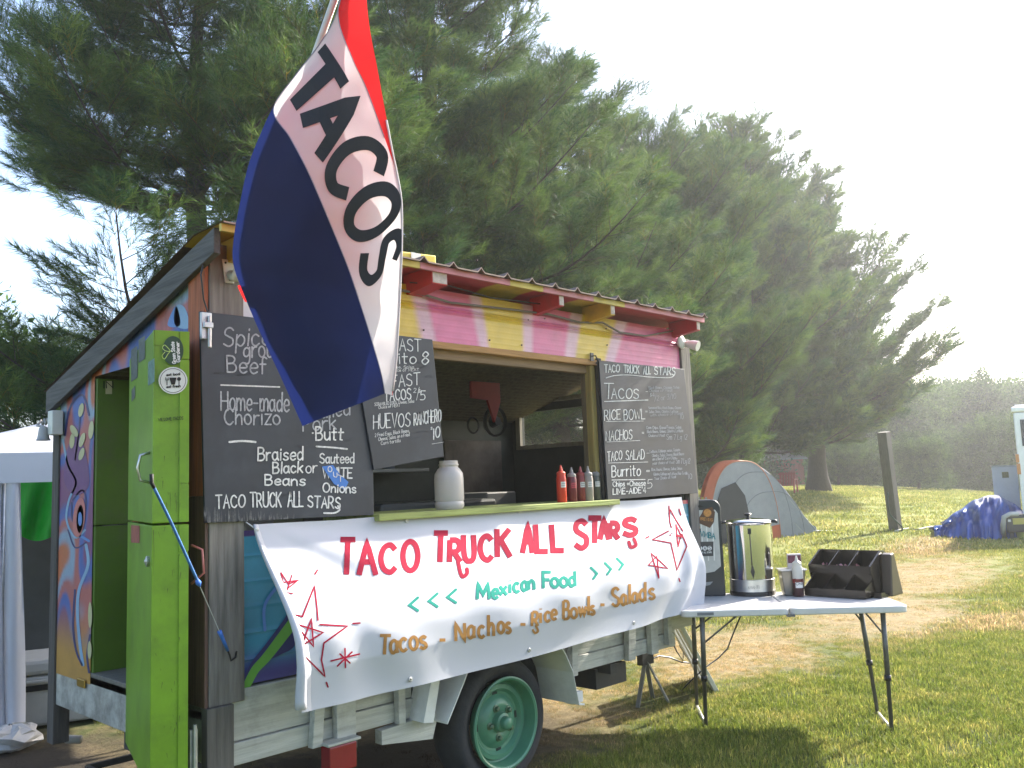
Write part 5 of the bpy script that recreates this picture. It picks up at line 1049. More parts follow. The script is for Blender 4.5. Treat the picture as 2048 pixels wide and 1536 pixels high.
# ================================================================ TABLE
TZ = .74; A = Vector(on(1361, 1222, 2, TZ)); Bq = Vector(on(1818, 1211, 2, TZ)); e1 = (Bq-A).normalized(); LT = (Bq-A).length; e2 = Vector((-e1.y, e1.x, 0)); WT = .80
def tp(s, t, z): return A+e1*s+e2*t+Vector((0, 0, z-TZ))
def tbox(s0, t0, z0, s1, t1, z1): return MB().hexa([tp(s0, t0, z0), tp(s1, t0, z0), tp(s1, t1, z0), tp(s0, t1, z0)], [tp(s0, t0, z1), tp(s1, t0, z1), tp(s1, t1, z1), tp(s0, t1, z1)])
tab = thing('folding_table', 'white plastic centre-folding table on thin grey legs at the right end of the trailer', 'table', tuple(A+e1*LT/2+e2*WT/2-Vector((0, 0, TZ))))
tw = M('table_plastic', (.62, .60, .58), .35, var=.03, scale=20, bump=.15, bscale=160, dirt=.12)
def rounded(s0, s1, r_, z0, z1):
    P = []
    for cs, ct, a0 in ((s1-r_, r_, -90), (s1-r_, WT-r_, 0), (s0+r_, WT-r_, 90), (s0+r_, r_, 180)):
        rr = r_ if (cs > LT/2) == (s1 > LT*.9) and ((s1 > LT*.9 and cs > LT/2) or (s0 < .1 and cs < LT/2)) else .004
        cs = (s1-rr) if cs > (s0+s1)/2 else s0+rr; ctt = rr if ct < WT/2 else WT-rr
        P += [tp(cs+rr*math.cos(R(a0+k*15)), ctt+rr*math.sin(R(a0+k*15)), z0) for k in range(7)]
    return MB().prism(P, (0, 0, z1-z0))
obj('tabletop_half', rounded(0, LT*.485, .05, TZ-.042, TZ), tw, tab, bevel=.008); obj('tabletop_half', rounded(LT*.488, LT, .05, TZ-.042, TZ), tw, tab, bevel=.008)
obj('fold_latch', tbox(LT*.47, -.004, TZ-.05, LT*.505, .03, TZ-.038), M('latch_grey', (.12, .12, .12), .5), tab)
obj('badge', tbox(.10, -.0025, TZ-.030, .20, .0, TZ-.012), M('badge_grey', (.16, .17, .19), .5), tab, bevel=.001)
lm_ = M('leg_paint', (.11, .11, .105), .4, .4, var=.2, scale=20)
G1 = Vector(on(1412, 1457, 2, 0)); G2 = Vector(on(1784, 1466, 2, 0)); G3 = Vector(on(1756, 1430, 2, 0))
def leg(top, bot, r_=.0135): 
    l = obj('leg', MB().tube([top, top.lerp(bot, .55), top.lerp(bot, .551), bot], [r_*1.15, r_*1.15, r_*.9, r_*.9], 12), lm_, tab, True)
    obj('leg_collar', MB().tube([top.lerp(bot, .53), top.lerp(bot, .575)], r_*1.5, 12), black_pl, l, True); return l
T1 = tp(.135, .06, TZ-.04); T2 = Vector(on(1768, 1224, 2, TZ-.04)); T2 = tp((T2-A).dot(e1), .06, TZ-.04); T3 = tp((T2-A).dot(e1), .55, TZ-.04)
T4 = tp(.135, .60, TZ-.04); G4 = G1+e2*.50
leg(T1, G1); leg(T2, G2); leg(T3, G2+ (G3-G2)*1.0); leg(T4, G4)
obj('foot_bar', MB().tube([G2+Vector((0, 0, .015)), G3+Vector((0, 0, .015))], .011, 10), M('bar_bright', (.45, .45, .43), .35, .6), tab, True)
obj('foot_bar', MB().tube([G1+Vector((0, 0, .015)), G4+Vector((0, 0, .015))], .011, 10), M('bar_bright', (.45, .45, .43), .35, .6), tab, True)
for (a, b) in ((T1.lerp(G1, .25), tp(.36, .1, TZ-.045)), (T2.lerp(G2, .2), tp(LT*.83, .12, TZ-.045)), (T3.lerp(G3, .2), tp(LT*.83, .5, TZ-.045)), (T4.lerp(G4, .25), tp(.36, .55, TZ-.045))):
    obj('brace', MB().tube([a, b], .006, 8), lm_, tab, True)
cbw = thing('power_cable', 'black power cable hanging off the table to the ground by the trailer end', 'cable', tuple(G1))
obj('cord', MB().tube([Vector(dep(x, y, d)) for x, y, d in ((1493, 1215, 6.05), (1482, 1230, 6.05), (1466, 1268, 6.1), (1455, 1297, 6.2), (1437, 1316, 6.3), (1412, 1334, 6.4), (1385, 1358, 6.5), (1360, 1384, 6.5))], .0055, 7), black_pl, cbw, True)
cbw = thing('power_cable', 'black power cable looping out from under the trailer beside the white ramp', 'cable', tuple(G1))
obj('cord', MB().tube([Vector(dep(x, y, d)) for x, y, d in ((1345, 1262, 6.9), (1343, 1280, 6.9), (1353, 1302, 6.9), (1366, 1322, 6.9), (1367, 1300, 6.9), (1359, 1290, 6.9), (1372, 1312, 6.9), (1396, 1335, 6.9))]+[], .006, 7), black_pl, cbw, True)
obj('cord', MB().tube([Vector(dep(x, y, d)) for x, y, d in ((1296, 1330, 6.6), (1303, 1318, 6.7), (1318, 1312, 6.8), (1340, 1315, 6.9), (1362, 1324, 6.9), (1380, 1326, 6.9))], .006, 7), black_pl, cbw, True)
def onT(x, y): return Vector(on(x, y, 2, TZ))
def frame_at(px_, py_, ang=0):
    o = onT(px_, py_); 
    f1 = (Matrix.Rotation(R(ang), 3, 'Z') @ e1); f2 = Vector((-f1.y, f1.x, 0)); return o, f1, f2
# --- cold drink / cup dispenser
o, f1, f2 = frame_at(1411, 1193, 2); W2 = .145; HT = .655; DD = .22
dp = thing('drink_dispenser', 'tall dark drink dispenser with a clear front covered in stickers', 'drink dispenser', tuple(o))
def fb(x, y, z): return o+f1*x+f2*y+Vector((0, 0, z))
def outline(w0, h0, h1, r_, n=8, bulge=0): # rounded top panel (x,z)
    P = [(-w0, h0), (w0, h0)]; P += [(w0-r_+r_*math.cos(R(a)), h1-r_+r_*math.sin(R(a))) for a in range(0, 91, 15)]; P += [(-w0+r_-r_*math.sin(R(a)), h1-r_+r_*math.cos(R(a))) for a in range(0, 91, 15)]; return P
navy_pl = M('dispenser_shell', (.018, .022, .03), .3, var=.1)
mbx = MB().prism([fb(x, DD, z) for x, z in outline(W2-.006, .0, HT, .06)][::-1], -f2*DD); obj('housing', mbx, navy_pl, dp, bevel=.008)
wp = M('clear_front', (.50, .50, .47), .25, var=.15, scale=5)
P = [(-W2+.028, .20), (-.07, .165), (0, .155), (.07, .165), (W2-.028, .20), (W2-.028, .50+.06), (W2-.045, .585), (-W2+.045, .585), (-W2+.028, .56)]
wf_ = obj('window', MB().prism([fb(x, -.004, z) for x, z in P], f2*.006), wp, dp, bevel=.002)
for x_ in (-.07, -.03, .01, .045): obj('inner_rib', MB().box((0, 0, 0), (1, 1, 1)), wp, wf_) if False else None
rbm = M('inner_pale', (.7, .7, .66), .4); 
for x_ in (-.075, -.04, .0, .035, .075): obj('inner_rib', MB().hexa([fb(x_-.004, -.0055, .24), fb(x_+.004, -.0055, .24), fb(x_+.004, -.004, .24), fb(x_-.004, -.004, .24)], [fb(x_-.004, -.0055, .50), fb(x_+.004, -.0055, .50), fb(x_+.004, -.004, .50), fb(x_-.004, -.004, .50)]), rbm, wf_)
def dfront(off): 
    n = f2; q = o-f2*off
    def f_(x, y): d = Vector(ray(x, y)); t = (q-Vector(CAM)).dot(n)/d.dot(n); return np.array(Vector(CAM)+d*t)
    return f_
d1, d2, d3 = dfront(.0066), dfront(.0076), dfront(.0086)
s = obj('sticker', flat([(1407, 1018), (1424, 1014), (1430, 1024), (1428, 1044), (1420, 1056), (1397, 1046), (1399, 1034), (1404, 1026)], d1), M('sticker_brown', (.10, .045, .02), .5), dp, label='brown and orange badge shaped sticker')
obj('emblem', flat(disc(1415, 1026, 8, 8, 14), d2), M('sticker_orange', (.50, .22, .05), .5, var=.4, scale=60), s); obj('lettering', stamp(tx('BREWING', 1401, 1040, 1425, 1043, 5, 1.1, jit=0), d2), M('sticker_orange', (.50, .22, .05), .5), s)
s = obj('sticker', flat(disc(1391, 1055, 9, 6, 14), d1), M('sticker_orange2', (.62, .34, .06), .5, var=.3, scale=50), dp)
obj('lettering', stamp(tx('TACKSAY', 1381, 1067, 1402, 1062, 4, 1.2, jit=0), d1), ink, s)
obj('lettering', stamp(tx('VMBA', 1401, 1072, 1430, 1078, 9, 2.4, jit=0), d2), M('sticker_teal2', (.02, .20, .22), .5), dp)
s = obj('sticker', flat([(1383, 1084), (1427, 1083), (1427, 1112), (1384, 1113)], d1), M('sticker_charcoal', (.05, .05, .05), .5), dp, label='charcoal sticker with four white lettered discs')
for k, ch in enumerate('TTAS'):
    c = (1391+9.4*k, 1097-.2*k); dd = obj('disc', flat(disc(c[0], c[1], 4.4, 4.8, 14), d2), swhite, s); obj('lettering', stamp(tx(ch, c[0]-2, c[1]+3, c[0]+2, c[1]+3, 6, 1.2, jit=0), d3), ink, dd) if False else None
    obj('lettering', stamp(tx(ch, c[0]-2, c[1]+3, c[0]+2, c[1]+3, 6, 1.2, jit=0), d3), ink, s)
obj('lettering', stamp(tx('TACO TRUCK ALL STARS', 1388, 1107, 1423, 1106, 2.6, .7, jit=0), d2), swhite, s)
for k in range(4): obj('button', flat(disc(1391+7*k, 996.5, 2.3, 2.3, 10), d1), M('button_%s' % 'gold' if k == 2 else 'button_pale', (.45, .38, .08) if k == 2 else (.30, .30, .25), .4), dp)
obj('drip_shelf', flat([(1398, 1166), (1426, 1163), (1420, 1170), (1402, 1174)], d1), M('shelf_pale', (.25, .27, .28), .4), dp)
obj('vent', flat([(1392, 1013), (1399, 1010), (1407, 1013), (1399, 1015)], d2), ink, dp)
# --- hot water urn
uc = onT(1506, 1188); ur = thing('hot_drink_urn', 'large polished steel urn with a black lid knob and sight gauge', 'urn', tuple(uc)); UR, UH = .150, .50
pst = M('polished_steel', (.62, .61, .58), .11, 1, .05, 4); u_ = tuple(uc)
obj('base', MB().lathe([(0, 0), (UR+.004, 0), (UR+.006, .012), (UR+.002, .03), (UR, .03)], u_, n=48), black_pl, ur, True, sharp=35)
obj('lower_band', MB().lathe([(UR+.001, .03), (UR+.001, .108), (UR-.002, .111)], u_, n=64), steel, ur, True, sharp=35)
obj('tank', MB().lathe([(UR-.001, .111), (UR-.001, .475), (UR+.005, .482), (UR+.007, .488), (UR+.002, .494)], u_, n=64), pst, ur, True, sharp=35)
lid = obj('lid', MB().lathe([(UR+.006, .496), (UR-.004, .505), (UR-.05, .513), (.03, .520), (0, .521)], u_, n=48), pst, ur, True, sharp=35)
obj('knob', MB().lathe([(.012, .520), (.010, .530), (.024, .537), (.026, .545), (.018, .552), (0, .554)], u_, n=20), black_pl, lid, True, sharp=40)
vdir = Vector((CAM[0]-uc.x, CAM[1]-uc.y, 0)).normalized(); sdir = Vector((-vdir.y, vdir.x, 0))
for s_ in (-1, 1):
    c = uc+sdir*s_*(UR+.012)+Vector((0, 0, .492)); obj('handle', MB().tube([c-sdir*s_*.02, c+sdir*s_*.022, c+sdir*s_*.03-Vector((0, 0, .012))], [.010, .012, .008], 10), black_pl, ur, True)
vg = (vdir+sdir*.02).normalized()
def gp_(dx, z, off=.004): q = uc+vdir*(math.sqrt(max(0, (UR+off)**2-dx*dx)))+sdir*dx; return Vector((q.x, q.y, uc.z+z))
obj('sight_gauge', MB().tube([gp_(.004, .42), gp_(.006, .20)], .004, 8), M('gauge_glass', (.06, .05, .05), .15), ur, True)
obj('gauge_cap', MB().prism([gp_(-.008, .455), gp_(.014, .455), gp_(.014, .418), (gp_(-.008, .418))], vdir*.012), black_pl, ur)
obj('gauge_guard', MB().prism([gp_(.002, .205), gp_(.013, .205), gp_(.016, .185), gp_(.023, .168), gp_(.009, .118), gp_(-.006, .168), gp_(.000, .185)], vdir*.01), black_pl, ur)
# curved lettering plate
obj('maker_plate', stamp(tx('AVANTI', 1496, 1174, 1518, 1173, 5, 1.0, jit=0), lambda x, y: np.array(gp_(((x-1505)/1778*6.0)*-1 if sdir.dot(Vector(rt)) < 0 else (x-1505)/1778*6.0, (1188-y+1)/1778*6.0, .003))), M('plate_dark', (.2, .2, .2), .4), ur)
# --- steel pan with bottle and card
pc = onT(1586, 1190); pn = thing('insert_pan', 'dark steel insert pan holding straws between the urn and the caddy', 'pan', tuple(pc))
def pq(x, y, z): return pc+e1*x+e2*y+Vector((0, 0, z))
def frust(a, b, c, d, z0, z1, f=pq): return MB().hexa([f(-a, -b, z0), f(a, -b, z0), f(a, b, z0), f(-a, b, z0)], [f(-c, -d, z1), f(c, -d, z1), f(c, d, z1), f(-c, d, z1)])
obj('pan_body', frust(.062, .05, .080, .065, 0, .17), M('dull_pan', (.22, .21, .19), .35, .9, .2), pn, bevel=.008)
obj('pan_rim', frust(.086, .072, .090, .075, .166, .176), steel, pn, bevel=.003)
bc = pc-e2*.09+e1*.02; b = thing('squeeze_bottle', 'clear squeeze bottle half full of dark red sauce on the table', 'squeeze bottle', tuple(bc)); bt_ = tuple(bc)
obj('sauce', MB().lathe([(0, .002), (.031, .002), (.034, .008), (.034, .118)], bt_, n=24), M('sauce_deep', (.05, .012, .012), .3), b, True, sharp=35); obj('sauce_ring', MB().lathe([(.0345, .092), (.0345, .118)], bt_, n=24), M('ring_red', (.25, .025, .02), .3), b, True)
obj('bottle_body', MB().lathe([(.0345, .1185), (.0345, .185), (.031, .198), (.026, .205)], bt_, n=24), M('milky_plastic', (.62, .62, .58), .3, trans=.3), b, True, sharp=35)
obj('cap', MB().lathe([(.029, .205), (.029, .222), (.020, .230), (.012, .236), (.005, .268), (0, .269)], bt_, n=20), M('milky_plastic', (.62, .62, .58), .3, trans=.3), b, True, sharp=35)
a0 = math.atan2(CAM[1]-bc.y, CAM[0]-bc.x); lb_ = obj('label', MB().lathe([(.0352, .060), (.0352, .098)], bt_, n=10, a0=a0-.5, a1=a0+1.0), swhite, b, True)
obj('lettering', stamp(tx('Sweet', 1583, 1164, 1604, 1163, 5, 1, jit=0)+tx('Chili', 1586, 1171, 1602, 1170, 5, 1, jit=0), lambda x, y: np.array(bc+vdir*.0358*math.cos((x-1591)/1778*5.8/.036)+sdir*(.0358*math.sin((x-1591)/1778*5.8/.036))*(1 if sdir.dot(Vector(rt)) > 0 else -1)+Vector((0, 0, (1190-y+5)/1778*5.8)))), ink, b)
cp = pc+e1*.03+e2*.02; cd_ = thing('flavour_carton', 'maroon and white packet standing in the pan behind the clear bottle', 'packet', tuple(cp+Vector((0, 0, .02)))); obj('packet', MB().hexa([cp-e1*.045+Vector((0,0,.04)), cp+e1*.045+Vector((0,0,.04)), cp+e1*.045+e2*.03+Vector((0,0,.04)), cp-e1*.045+e2*.03+Vector((0,0,.04))], [cp-e1*.045+Vector((0,0,.27)), cp+e1*.045+Vector((0,0,.27)), cp+e1*.045+e2*.03+Vector((0,0,.27)), cp-e1*.045+e2*.03+Vector((0,0,.27))]), M('packet_white', (.6, .55, .55), .5), cd_)
obj('printed_band', MB().hexa([cp-e1*.043-e2*.001+Vector((0,0,.21)), cp+e1*.043-e2*.001+Vector((0,0,.21)), cp+e1*.043+Vector((0,0,.21)), cp-e1*.043+Vector((0,0,.21))], [cp-e1*.043-e2*.001+Vector((0,0,.262)), cp+e1*.043-e2*.001+Vector((0,0,.262)), cp+e1*.043+Vector((0,0,.262)), cp-e1*.043+Vector((0,0,.262))]), M('packet_maroon', (.12, .02, .05), .5, var=.5, scale=80), cd_)
# --- brown condiment organiser, two tiers
q0 = onT(1610, 1192); q1 = onT(1731, 1200); q2 = onT(1797, 1190); c1 = (q1-q0).normalized(); LW = (q1-q0).length; c2 = Vector((-c1.y, c1.x, 0)); 
org = thing('condiment_organiser', 'dark brown two-tier condiment organiser with slanted bins', 'organiser', tuple(q0)); brn = M('smoky_brown_plastic', (.020, .015, .011), .22, var=.1)
def oq(x, y, z): return q0+c1*x+c2*y+Vector((0, 0, z))
CD = .30
print('org', LW, (q2-q1).dot(c2), (q2-q1).dot(c1))
def obx(x0, y0, z0, x1, y1, z1): return MB().hexa([oq(x0, y0, z0), oq(x1, y0, z0), oq(x1, y1, z0), oq(x0, y1, z0)], [oq(x0, y0, z1), oq(x1, y0, z1), oq(x1, y1, z1), oq(x0, y1, z1)])
for x in (0, LW/3, 2*LW/3, LW):
    t_ = .006; obj('bin_divider', MB().prism([oq(x-t_/2, y, z) for y, z in ((.0, .01), (.0, .06), (.17, .135), (.17, .01))], c1*t_), brn, org)
    obj('bin_divider', MB().prism([oq(x-t_/2, y, z) for y, z in ((.09, .155), (.09, .20), (.26, .285), (.30, .285), (.30, .155))], c1*t_), brn, org)
obj('bin_front', obx(0, .0, .01, LW, .006, .055), brn, org); obj('bin_front', obx(0, .09, .155, LW, .096, .20), brn, org); obj('bin_floor', obx(0, 0, .004, LW, .3, .010), brn, org); obj('bin_floor', obx(0, .09, .148, LW, .3, .155), brn, org); obj('bin_back', obx(0, .17, .01, LW, .176, .147), brn, org); obj('bin_back', obx(0, .30, .0, LW, .306, .285), brn, org)
for x in (-.008, LW+.004): obj('side_panel', MB().prism([oq(x, y, z) for y, z in ((.16, 0), (.10, .15), (.09, .20), (.26, .288), (.31, .288), (.36, .262), (.37, 0))], c1*.006), brn, org)
obj('back_stand', MB().prism([oq(LW+.012, y, z) for y, z in ((.22, 0), (.25, .265), (.30, .275), (.40, .0))], c1*.07), M('smoky_brown_light', (.06, .045, .033), .3), org, bevel=.008); obj('side_foot', MB().prism([oq(LW+.012, y, z) for y, z in ((.10, 0), (.10, .035), (.16, .035), (.16, .02), (.30, .02), (.30, 0))], c1*.05), brn, org)
g = np.random.default_rng(2)
for k in range(9):
    xx, yy = g.uniform(.03, LW-.03), g.uniform(.13, .2); cc = oq(xx, yy, .165+.02*g.uniform()); lc = thing('lemon_wedge' if False else 'sauce_cup', None, None) if False else None
pk = MB()
for k in range(26):
    xx, yy, zz = g.uniform(.02, LW-.02), g.uniform(.12, .22), .16+g.uniform(0, .035); a = g.normal(size=3); a /= np.linalg.norm(a); b_ = np.cross(a, g.normal(size=3)); b_ /= np.linalg.norm(b_); c = np.array(oq(xx, yy, zz)); pk.add([c-a*.014, c+b_*.012, c+a*.014, c-b_*.012], [(0, 1, 2, 3)])
pk_ = obj('sauce_packets', pk, M('packet_pink', (.55, .25, .27), .4, var=.6, scale=60), None, base=tuple(oq(.2, .15, .17))); tag(pk_, 'loose pale sauce packets in the top bins of the brown organiser', None, None, 'stuff')

# ================================================================ AROUND THE TRAILER END
rp = thing('aluminium_ramp', 'white ribbed ramp leaning from the trailer end down to the grass', 'ramp', (4.02, .18, 0))
P3, P4 = Vector(on(1441, 1386, 2, .01)), Vector(on(1402, 1352, 2, .01)); P1 = Vector(dep(1333, 1226, 6.75)); wv = P3-P4; nrm = (P4-P1).cross(wv).normalized(); nrm = nrm if nrm.dot(Vector(CAM)-P1) > 0 else -nrm
for k in range(5):
    f0, f1_ = k*.2, k*.2+.17; th_ = .03 if k in (0, 4) else .008+.008*(k % 2)
    q = [P1+wv*f0, P4+wv*f0, P4+wv*f1_, P1+wv*f1_]; obj('rail' if k in (0, 4) else 'tread', MB().hexa(q, [p_+nrm*th_ for p_ in q]), white_metal, rp, bevel=.002)
jk = thing('stabiliser_jack', 'pale tripod jack stand under the right end of the trailer', 'jack stand', tuple(on(1300, 1400, 2, 0))); jt = Vector(on(1292, 1335, 1, .42)); jtop = Vector((jt.x, jt.y, .60)); jmet = M('jack_metal', (.25, .25, .23), .5, .5)
obj('jack_post', MB().tube([jtop, Vector((jt.x, jt.y, .22))], .018, 10), jmet, jk, True); obj('jack_collar', MB().box((jt.x-.06, jt.y-.02, .26), (jt.x+.07, jt.y+.03, .34)), M('chassis_black', (.03, .03, .03), .7), jk)
for dx_, dy_ in ((-.16, -.03), (.06, -.14), (.13, .05)): obj('leg', MB().bar((jt.x, jt.y, .30), (jt.x+dx_, jt.y+dy_, .0), .028, .012), jmet, jk)
# crate and tub below the left end
mc = thing('milk_crate', 'black plastic milk crate with a diamond lattice under the open end door', 'crate', (.18, 1.05, 0)); cbm = M('crate_black', (.03, .028, .027), .5)
mbx = MB(); x0, x1, yA, yB, zT = .06, .44, .84, 1.36, .22
for zz in (.02, zT): 
    for a, b in (((x0, yA, zz), (x0, yB, zz)), ((x0, yA, zz), (x1, yA, zz)), ((x1, yA, zz), (x1, yB, zz)), ((x0, yB, zz), (x1, yB, zz))): mbx.bar(a, b, .02, .03)
n = 9
for k in range(-4, n):
    for sg in (1, -1):
        ya_, yb_ = yA+.0667*k, yA+.0667*k+.31*sg
        pts = [(ya_, .02), (ya_+.31*sg, zT)]
        a, b = pts; 
        # clip to the crate side
        def clip(a, b):
            (ya, za), (yb, zb) = a, b; t0, t1 = 0, 1; dy = yb-ya
            for lo, hi in ((yA, yB),):
                if dy > 0: t0 = max(t0, (lo-ya)/dy); t1 = min(t1, (hi-ya)/dy)
                else: t0 = max(t0, (hi-ya)/dy); t1 = min(t1, (lo-ya)/dy)
            return None if t1 <= t0 else ((ya+dy*t0, za+(zb-za)*t0), (ya+dy*t1, za+(zb-za)*t1))
        c_ = clip(a, b)
        if c_: mbx.bar((x0, c_[0][0], c_[0][1]), (x0, c_[1][0], c_[1][1]), .006, .008)
obj('lattice', mbx, cbm, mc, kind='stuff')
obj('bent_trim', MB().tube([Vector(dep(x, y, 4.78)) for x, y in ((119, 1300), (113, 1350), (110, 1400), (109, 1445), (116, 1468), (135, 1478), (162, 1479))], [.012, .012, .012, .014, .018, .022, .022], 8), M('worn_white', (.35, .35, .35), .5), ft, True)

# ================================================================ LEFT: CANOPY CAMP
def gdep(px_, py_):   # where the sight line meets the terrain
    d = ray(px_, py_); t = 1.
    while t < 150:
        p = CAM+d*t
        if p[2] <= terrain(p[0], p[1]): return p
        t += .03 if t < 30 else .15
    return CAM+d*60
cv = M('canopy_white', (.60, .62, .70), .6, var=.05, scale=3, trans=.3); gt = M('tarp_grey', (.045, .047, .05), .7, var=.3, scale=2, trans=.05)
L0 = Vector(dep(9, 1000, 5.9)); Rr = L0+Vector((2.4, -.8, 0)); L0.z = Rr.z = 0; ax = (Rr-L0).normalized(); ay = Vector((-ax.y, ax.x, 0)); ay = ay if ay.y > 0 else -ay  # hidden right end turned toward the trailer to shade the gap between them
can = thing('canopy_tent', 'white pop-up canopy tent behind the left end of the trailer', 'canopy', tuple(L0))
def cq(x, y, z): return L0+ax*x+ay*y+Vector((0, 0, z))
ez = 1.90; z_of = lambda px_, py_, D: float(dep(px_, py_, D)[2])
zl, zr = z_of(9, 968, 5.9), z_of(50, 965, 5.9); CWd = (Rr-L0).length+.6
rows = [[cq(x, -.05-.012*math.sin(x*19)*(1 if k else 0), zr+.20-.20*k/4) for x in np.linspace(-1.2, CWd, 30)] for k in range(5)]
obj('valance', MB().grid(rows), cv, can, True)
px_peak = Vector(dep(84, 846, 7.4)); rf = MB(); cs = [cq(-1.2, -.05, zr+.20), cq(CWd, -.05, zr+.20), cq(CWd, 3, zr+.20), cq(-1.2, 3, zr+.20)]
for k in range(4):
    a, b = cs[k], cs[(k+1) % 4]; n = 8
    rf.grid([[a.lerp(b, i/n).lerp(px_peak, j/n)-Vector((0, 0, .06*math.sin(math.pi*j/n))) for i in range(n+1)] for j in range(n+1)])
obj('roof_fabric', rf, cv, can, True)
for x, y in ((0, 0), (CWd-.1, .02), (CWd-.1, 2.9)): obj('frame_pole', MB().tube([cq(x, y, 0), cq(x, y, zr+.20)], .015, 8), galv, can, True)
rows = [[cq(-.25+.36*u+.02*math.sin(u*20+z*2)+.05*(1-z/1.8)*(u-.5), -.02+.03*math.sin(u*26+z*1.5), z) for u in np.linspace(0, 1, 24)] for z in np.linspace(.02, zr+.02, 20)]
obj('side_curtain', MB().grid(rows), cv, can, True)
rows = [[cq(x, 2.5+.02*math.sin(x*5+z*3), z) for x in np.linspace(-3, CWd+.5, 40)] for z in np.linspace(0, zr+.5, 12)]
obj('rear_wall', MB().grid(rows), gt, can, True)
gc = thing('green_cloth', 'bright green cloth hanging inside the canopy below its valance', 'cloth', tuple(dep(60, 980, 6.7))); gw = dep
rows = []
for j in range(14):
    v = j/13; row = []
    for i in range(14):
        u = i/13; x = 24+u*80; yt = 962; yb_ = 1060+22*math.sin(u*math.pi*.8) ; row.append(gw(x, yt+(yb_-yt)*v, 6.7+.05*math.sin(u*9+v*3)))
    rows.append(row)
obj('cloth', MB().grid(rows), M('cloth_green', (.01, .30, .03), .6, trans=.3, var=.15, scale=3), gc, True)
# big white cooler
kp = Vector(dep(60, 1440, 6.25)); kp.z = 0; ck = thing('cooler', 'big off-white cooler with a dark handle slot standing under the canopy', 'cooler', tuple(kp))
def kq(x, y, z): return kp+ax*x+ay*y+Vector((0, 0, z))
def kb(x0, y0, z0, x1, y1, z1, f=1.0): return MB().hexa([kq(x0, y0, z0), kq(x1, y0, z0), kq(x1, y1, z0), kq(x0, y1, z0)], [kq(x0*f, y0*f, z1), kq(x1*f, y0*f, z1), kq(x1*f, y1, z1), kq(x0*f, y1, z1)])
cw = M('cooler_white', (.42, .41, .38), .5, var=.08, dirt=.3)
obj('cooler_body', kb(-.3, -.2, .02, .6, .3, .36, 1.03), cw, ck, bevel=.02); obj('lid', kb(-.33, -.22, .365, .63, .32, .47, .93), cw, ck, bevel=.03); obj('handle_slot', kb(-.14, -.212, .26, .16, -.205, .30), ink, ck); obj('lid_ridge', kb(-.16, -.235, .315, .18, -.21, .335), cw, ck, bevel=.004)
kp2 = kp.copy(); kp = Vector(dep(20, 1500, 5.6)); kp.z = 0; bg2 = thing('plastic_bag', 'crumpled white plastic bag on the ground beside the curtain', 'bag', tuple(kp)); g = np.random.default_rng(9)
mbx = MB(); nn = 14; rows = [[kp+Vector((.17*math.cos(2*math.pi*i/nn)*math.sin(math.pi*(j+.3)/8.6)*(1+.25*math.sin(i*2.3+j)), .14*math.sin(2*math.pi*i/nn)*math.sin(math.pi*(j+.3)/8.6)*(1+.25*math.sin(i*1.7+j*2)), .08-.08*math.cos(math.pi*(j+.3)/8.6)+.01*math.sin(i*3+j))) for i in range(nn+1)] for j in range(9)]; obj('bag', mbx.grid(rows), M('bag_film', (.5, .5, .5), .3, trans=.2), bg2)

# ================================================================ RIGHT BACKGROUND
# dome tent
tg = M('tent_grey', (.27, .29, .32), .55, var=.08, scale=5, bump=.1, bscale=9, trans=.12); to = M('tent_orange', (.40, .085, .03), .55, var=.08, trans=.12); td = M('tent_mesh_dark', (.035, .038, .042), .8); tgd = M('tent_dark_grey', (.10, .11, .12), .7)
TD = 19.; tl, tr_ = Vector(gdep(1405, 1095)), Vector(gdep(1546, 1078)); tend = Vector(gdep(1634, 1066)); tent = thing('dome_tent', 'orange and grey dome tent pitched on the lawn behind the table', 'tent', tuple((tl+tr_)/2))
cbase = (tl+tr_)/2; wdv = (tr_-tl)/2; tdp = float((np.array(cbase)-CAM)@fw); TH = (1096-930)/1778*tdp; axb = Vector((wdv.y, -wdv.x, 0)).normalized(); axb = axb if axb.dot(Vector(fw)) > 0 else -axb
back_len = 2.3; zt0 = cbase.z
def tpnt(u, s_):   # u: 0..1 round the arch, s_: 0..1 front to back
    a = math.pi*(1-u); h_ = TH*(1-.0*s_)*math.cos(s_*math.pi/2*.96)**.8 if s_ > 0 else TH; wd_ = 1-.12*s_**2
    base = cbase.lerp(tend-wdv*.85, s_); c_ = math.cos(a); s2 = math.sin(a)
    e_ = abs(c_)**.75*(1 if c_ > 0 else -1)
    return Vector((base.x+wdv.x*wd_*e_, base.y+wdv.y*wd_*e_, zt0+max(.01, h_*s2**.9 if s2 > 0 else 0)))
def tgrid(s0, s1, nu=36, ns=6, off=0): return MB().grid([[tpnt(i/nu, lerp(s0, s1, j/ns))+Vector((0, 0, off)) for i in range(nu+1)] for j in range(ns+1)])
obj('orange_arch', tgrid(-.0, .16), to, tent, True); obj('fly', tgrid(.161, .96, ns=14), tg, tent, True)
fpan = MB(); rows = [[tpnt(i/36, 0)*(1)+axb*.12+(Vector((cbase.x, cbase.y, zt0))-tpnt(i/36, 0))*f_*1.0 for i in range(37)] for f_ in (0.0, .24)]; obj('door_surround', fpan.grid(rows), to, tent, True)
ctr_ = Vector((cbase.x, cbase.y, zt0+.02)); fpan = MB(); base_r = [tpnt(i/36, 0)+axb*.14 for i in range(37)]; rows = [[(b_-ctr_)*f_+ctr_ for b_ in base_r] for f_ in (.80, .001)]; obj('front_panel', fpan.grid(rows), tgd, tent) if True else None
dl = [ctr_+wdv*x+Vector((0, 0, TH*z))-axb*.02 for x, z in ((-.74, .0), (.25, .0), (.34, .3), (.25, .55), (.0, .72), (-.4, .66), (-.66, .4))]; obj('mesh_door', MB().add([tuple(q) for q in dl], [tuple(range(7))]), td, tent)
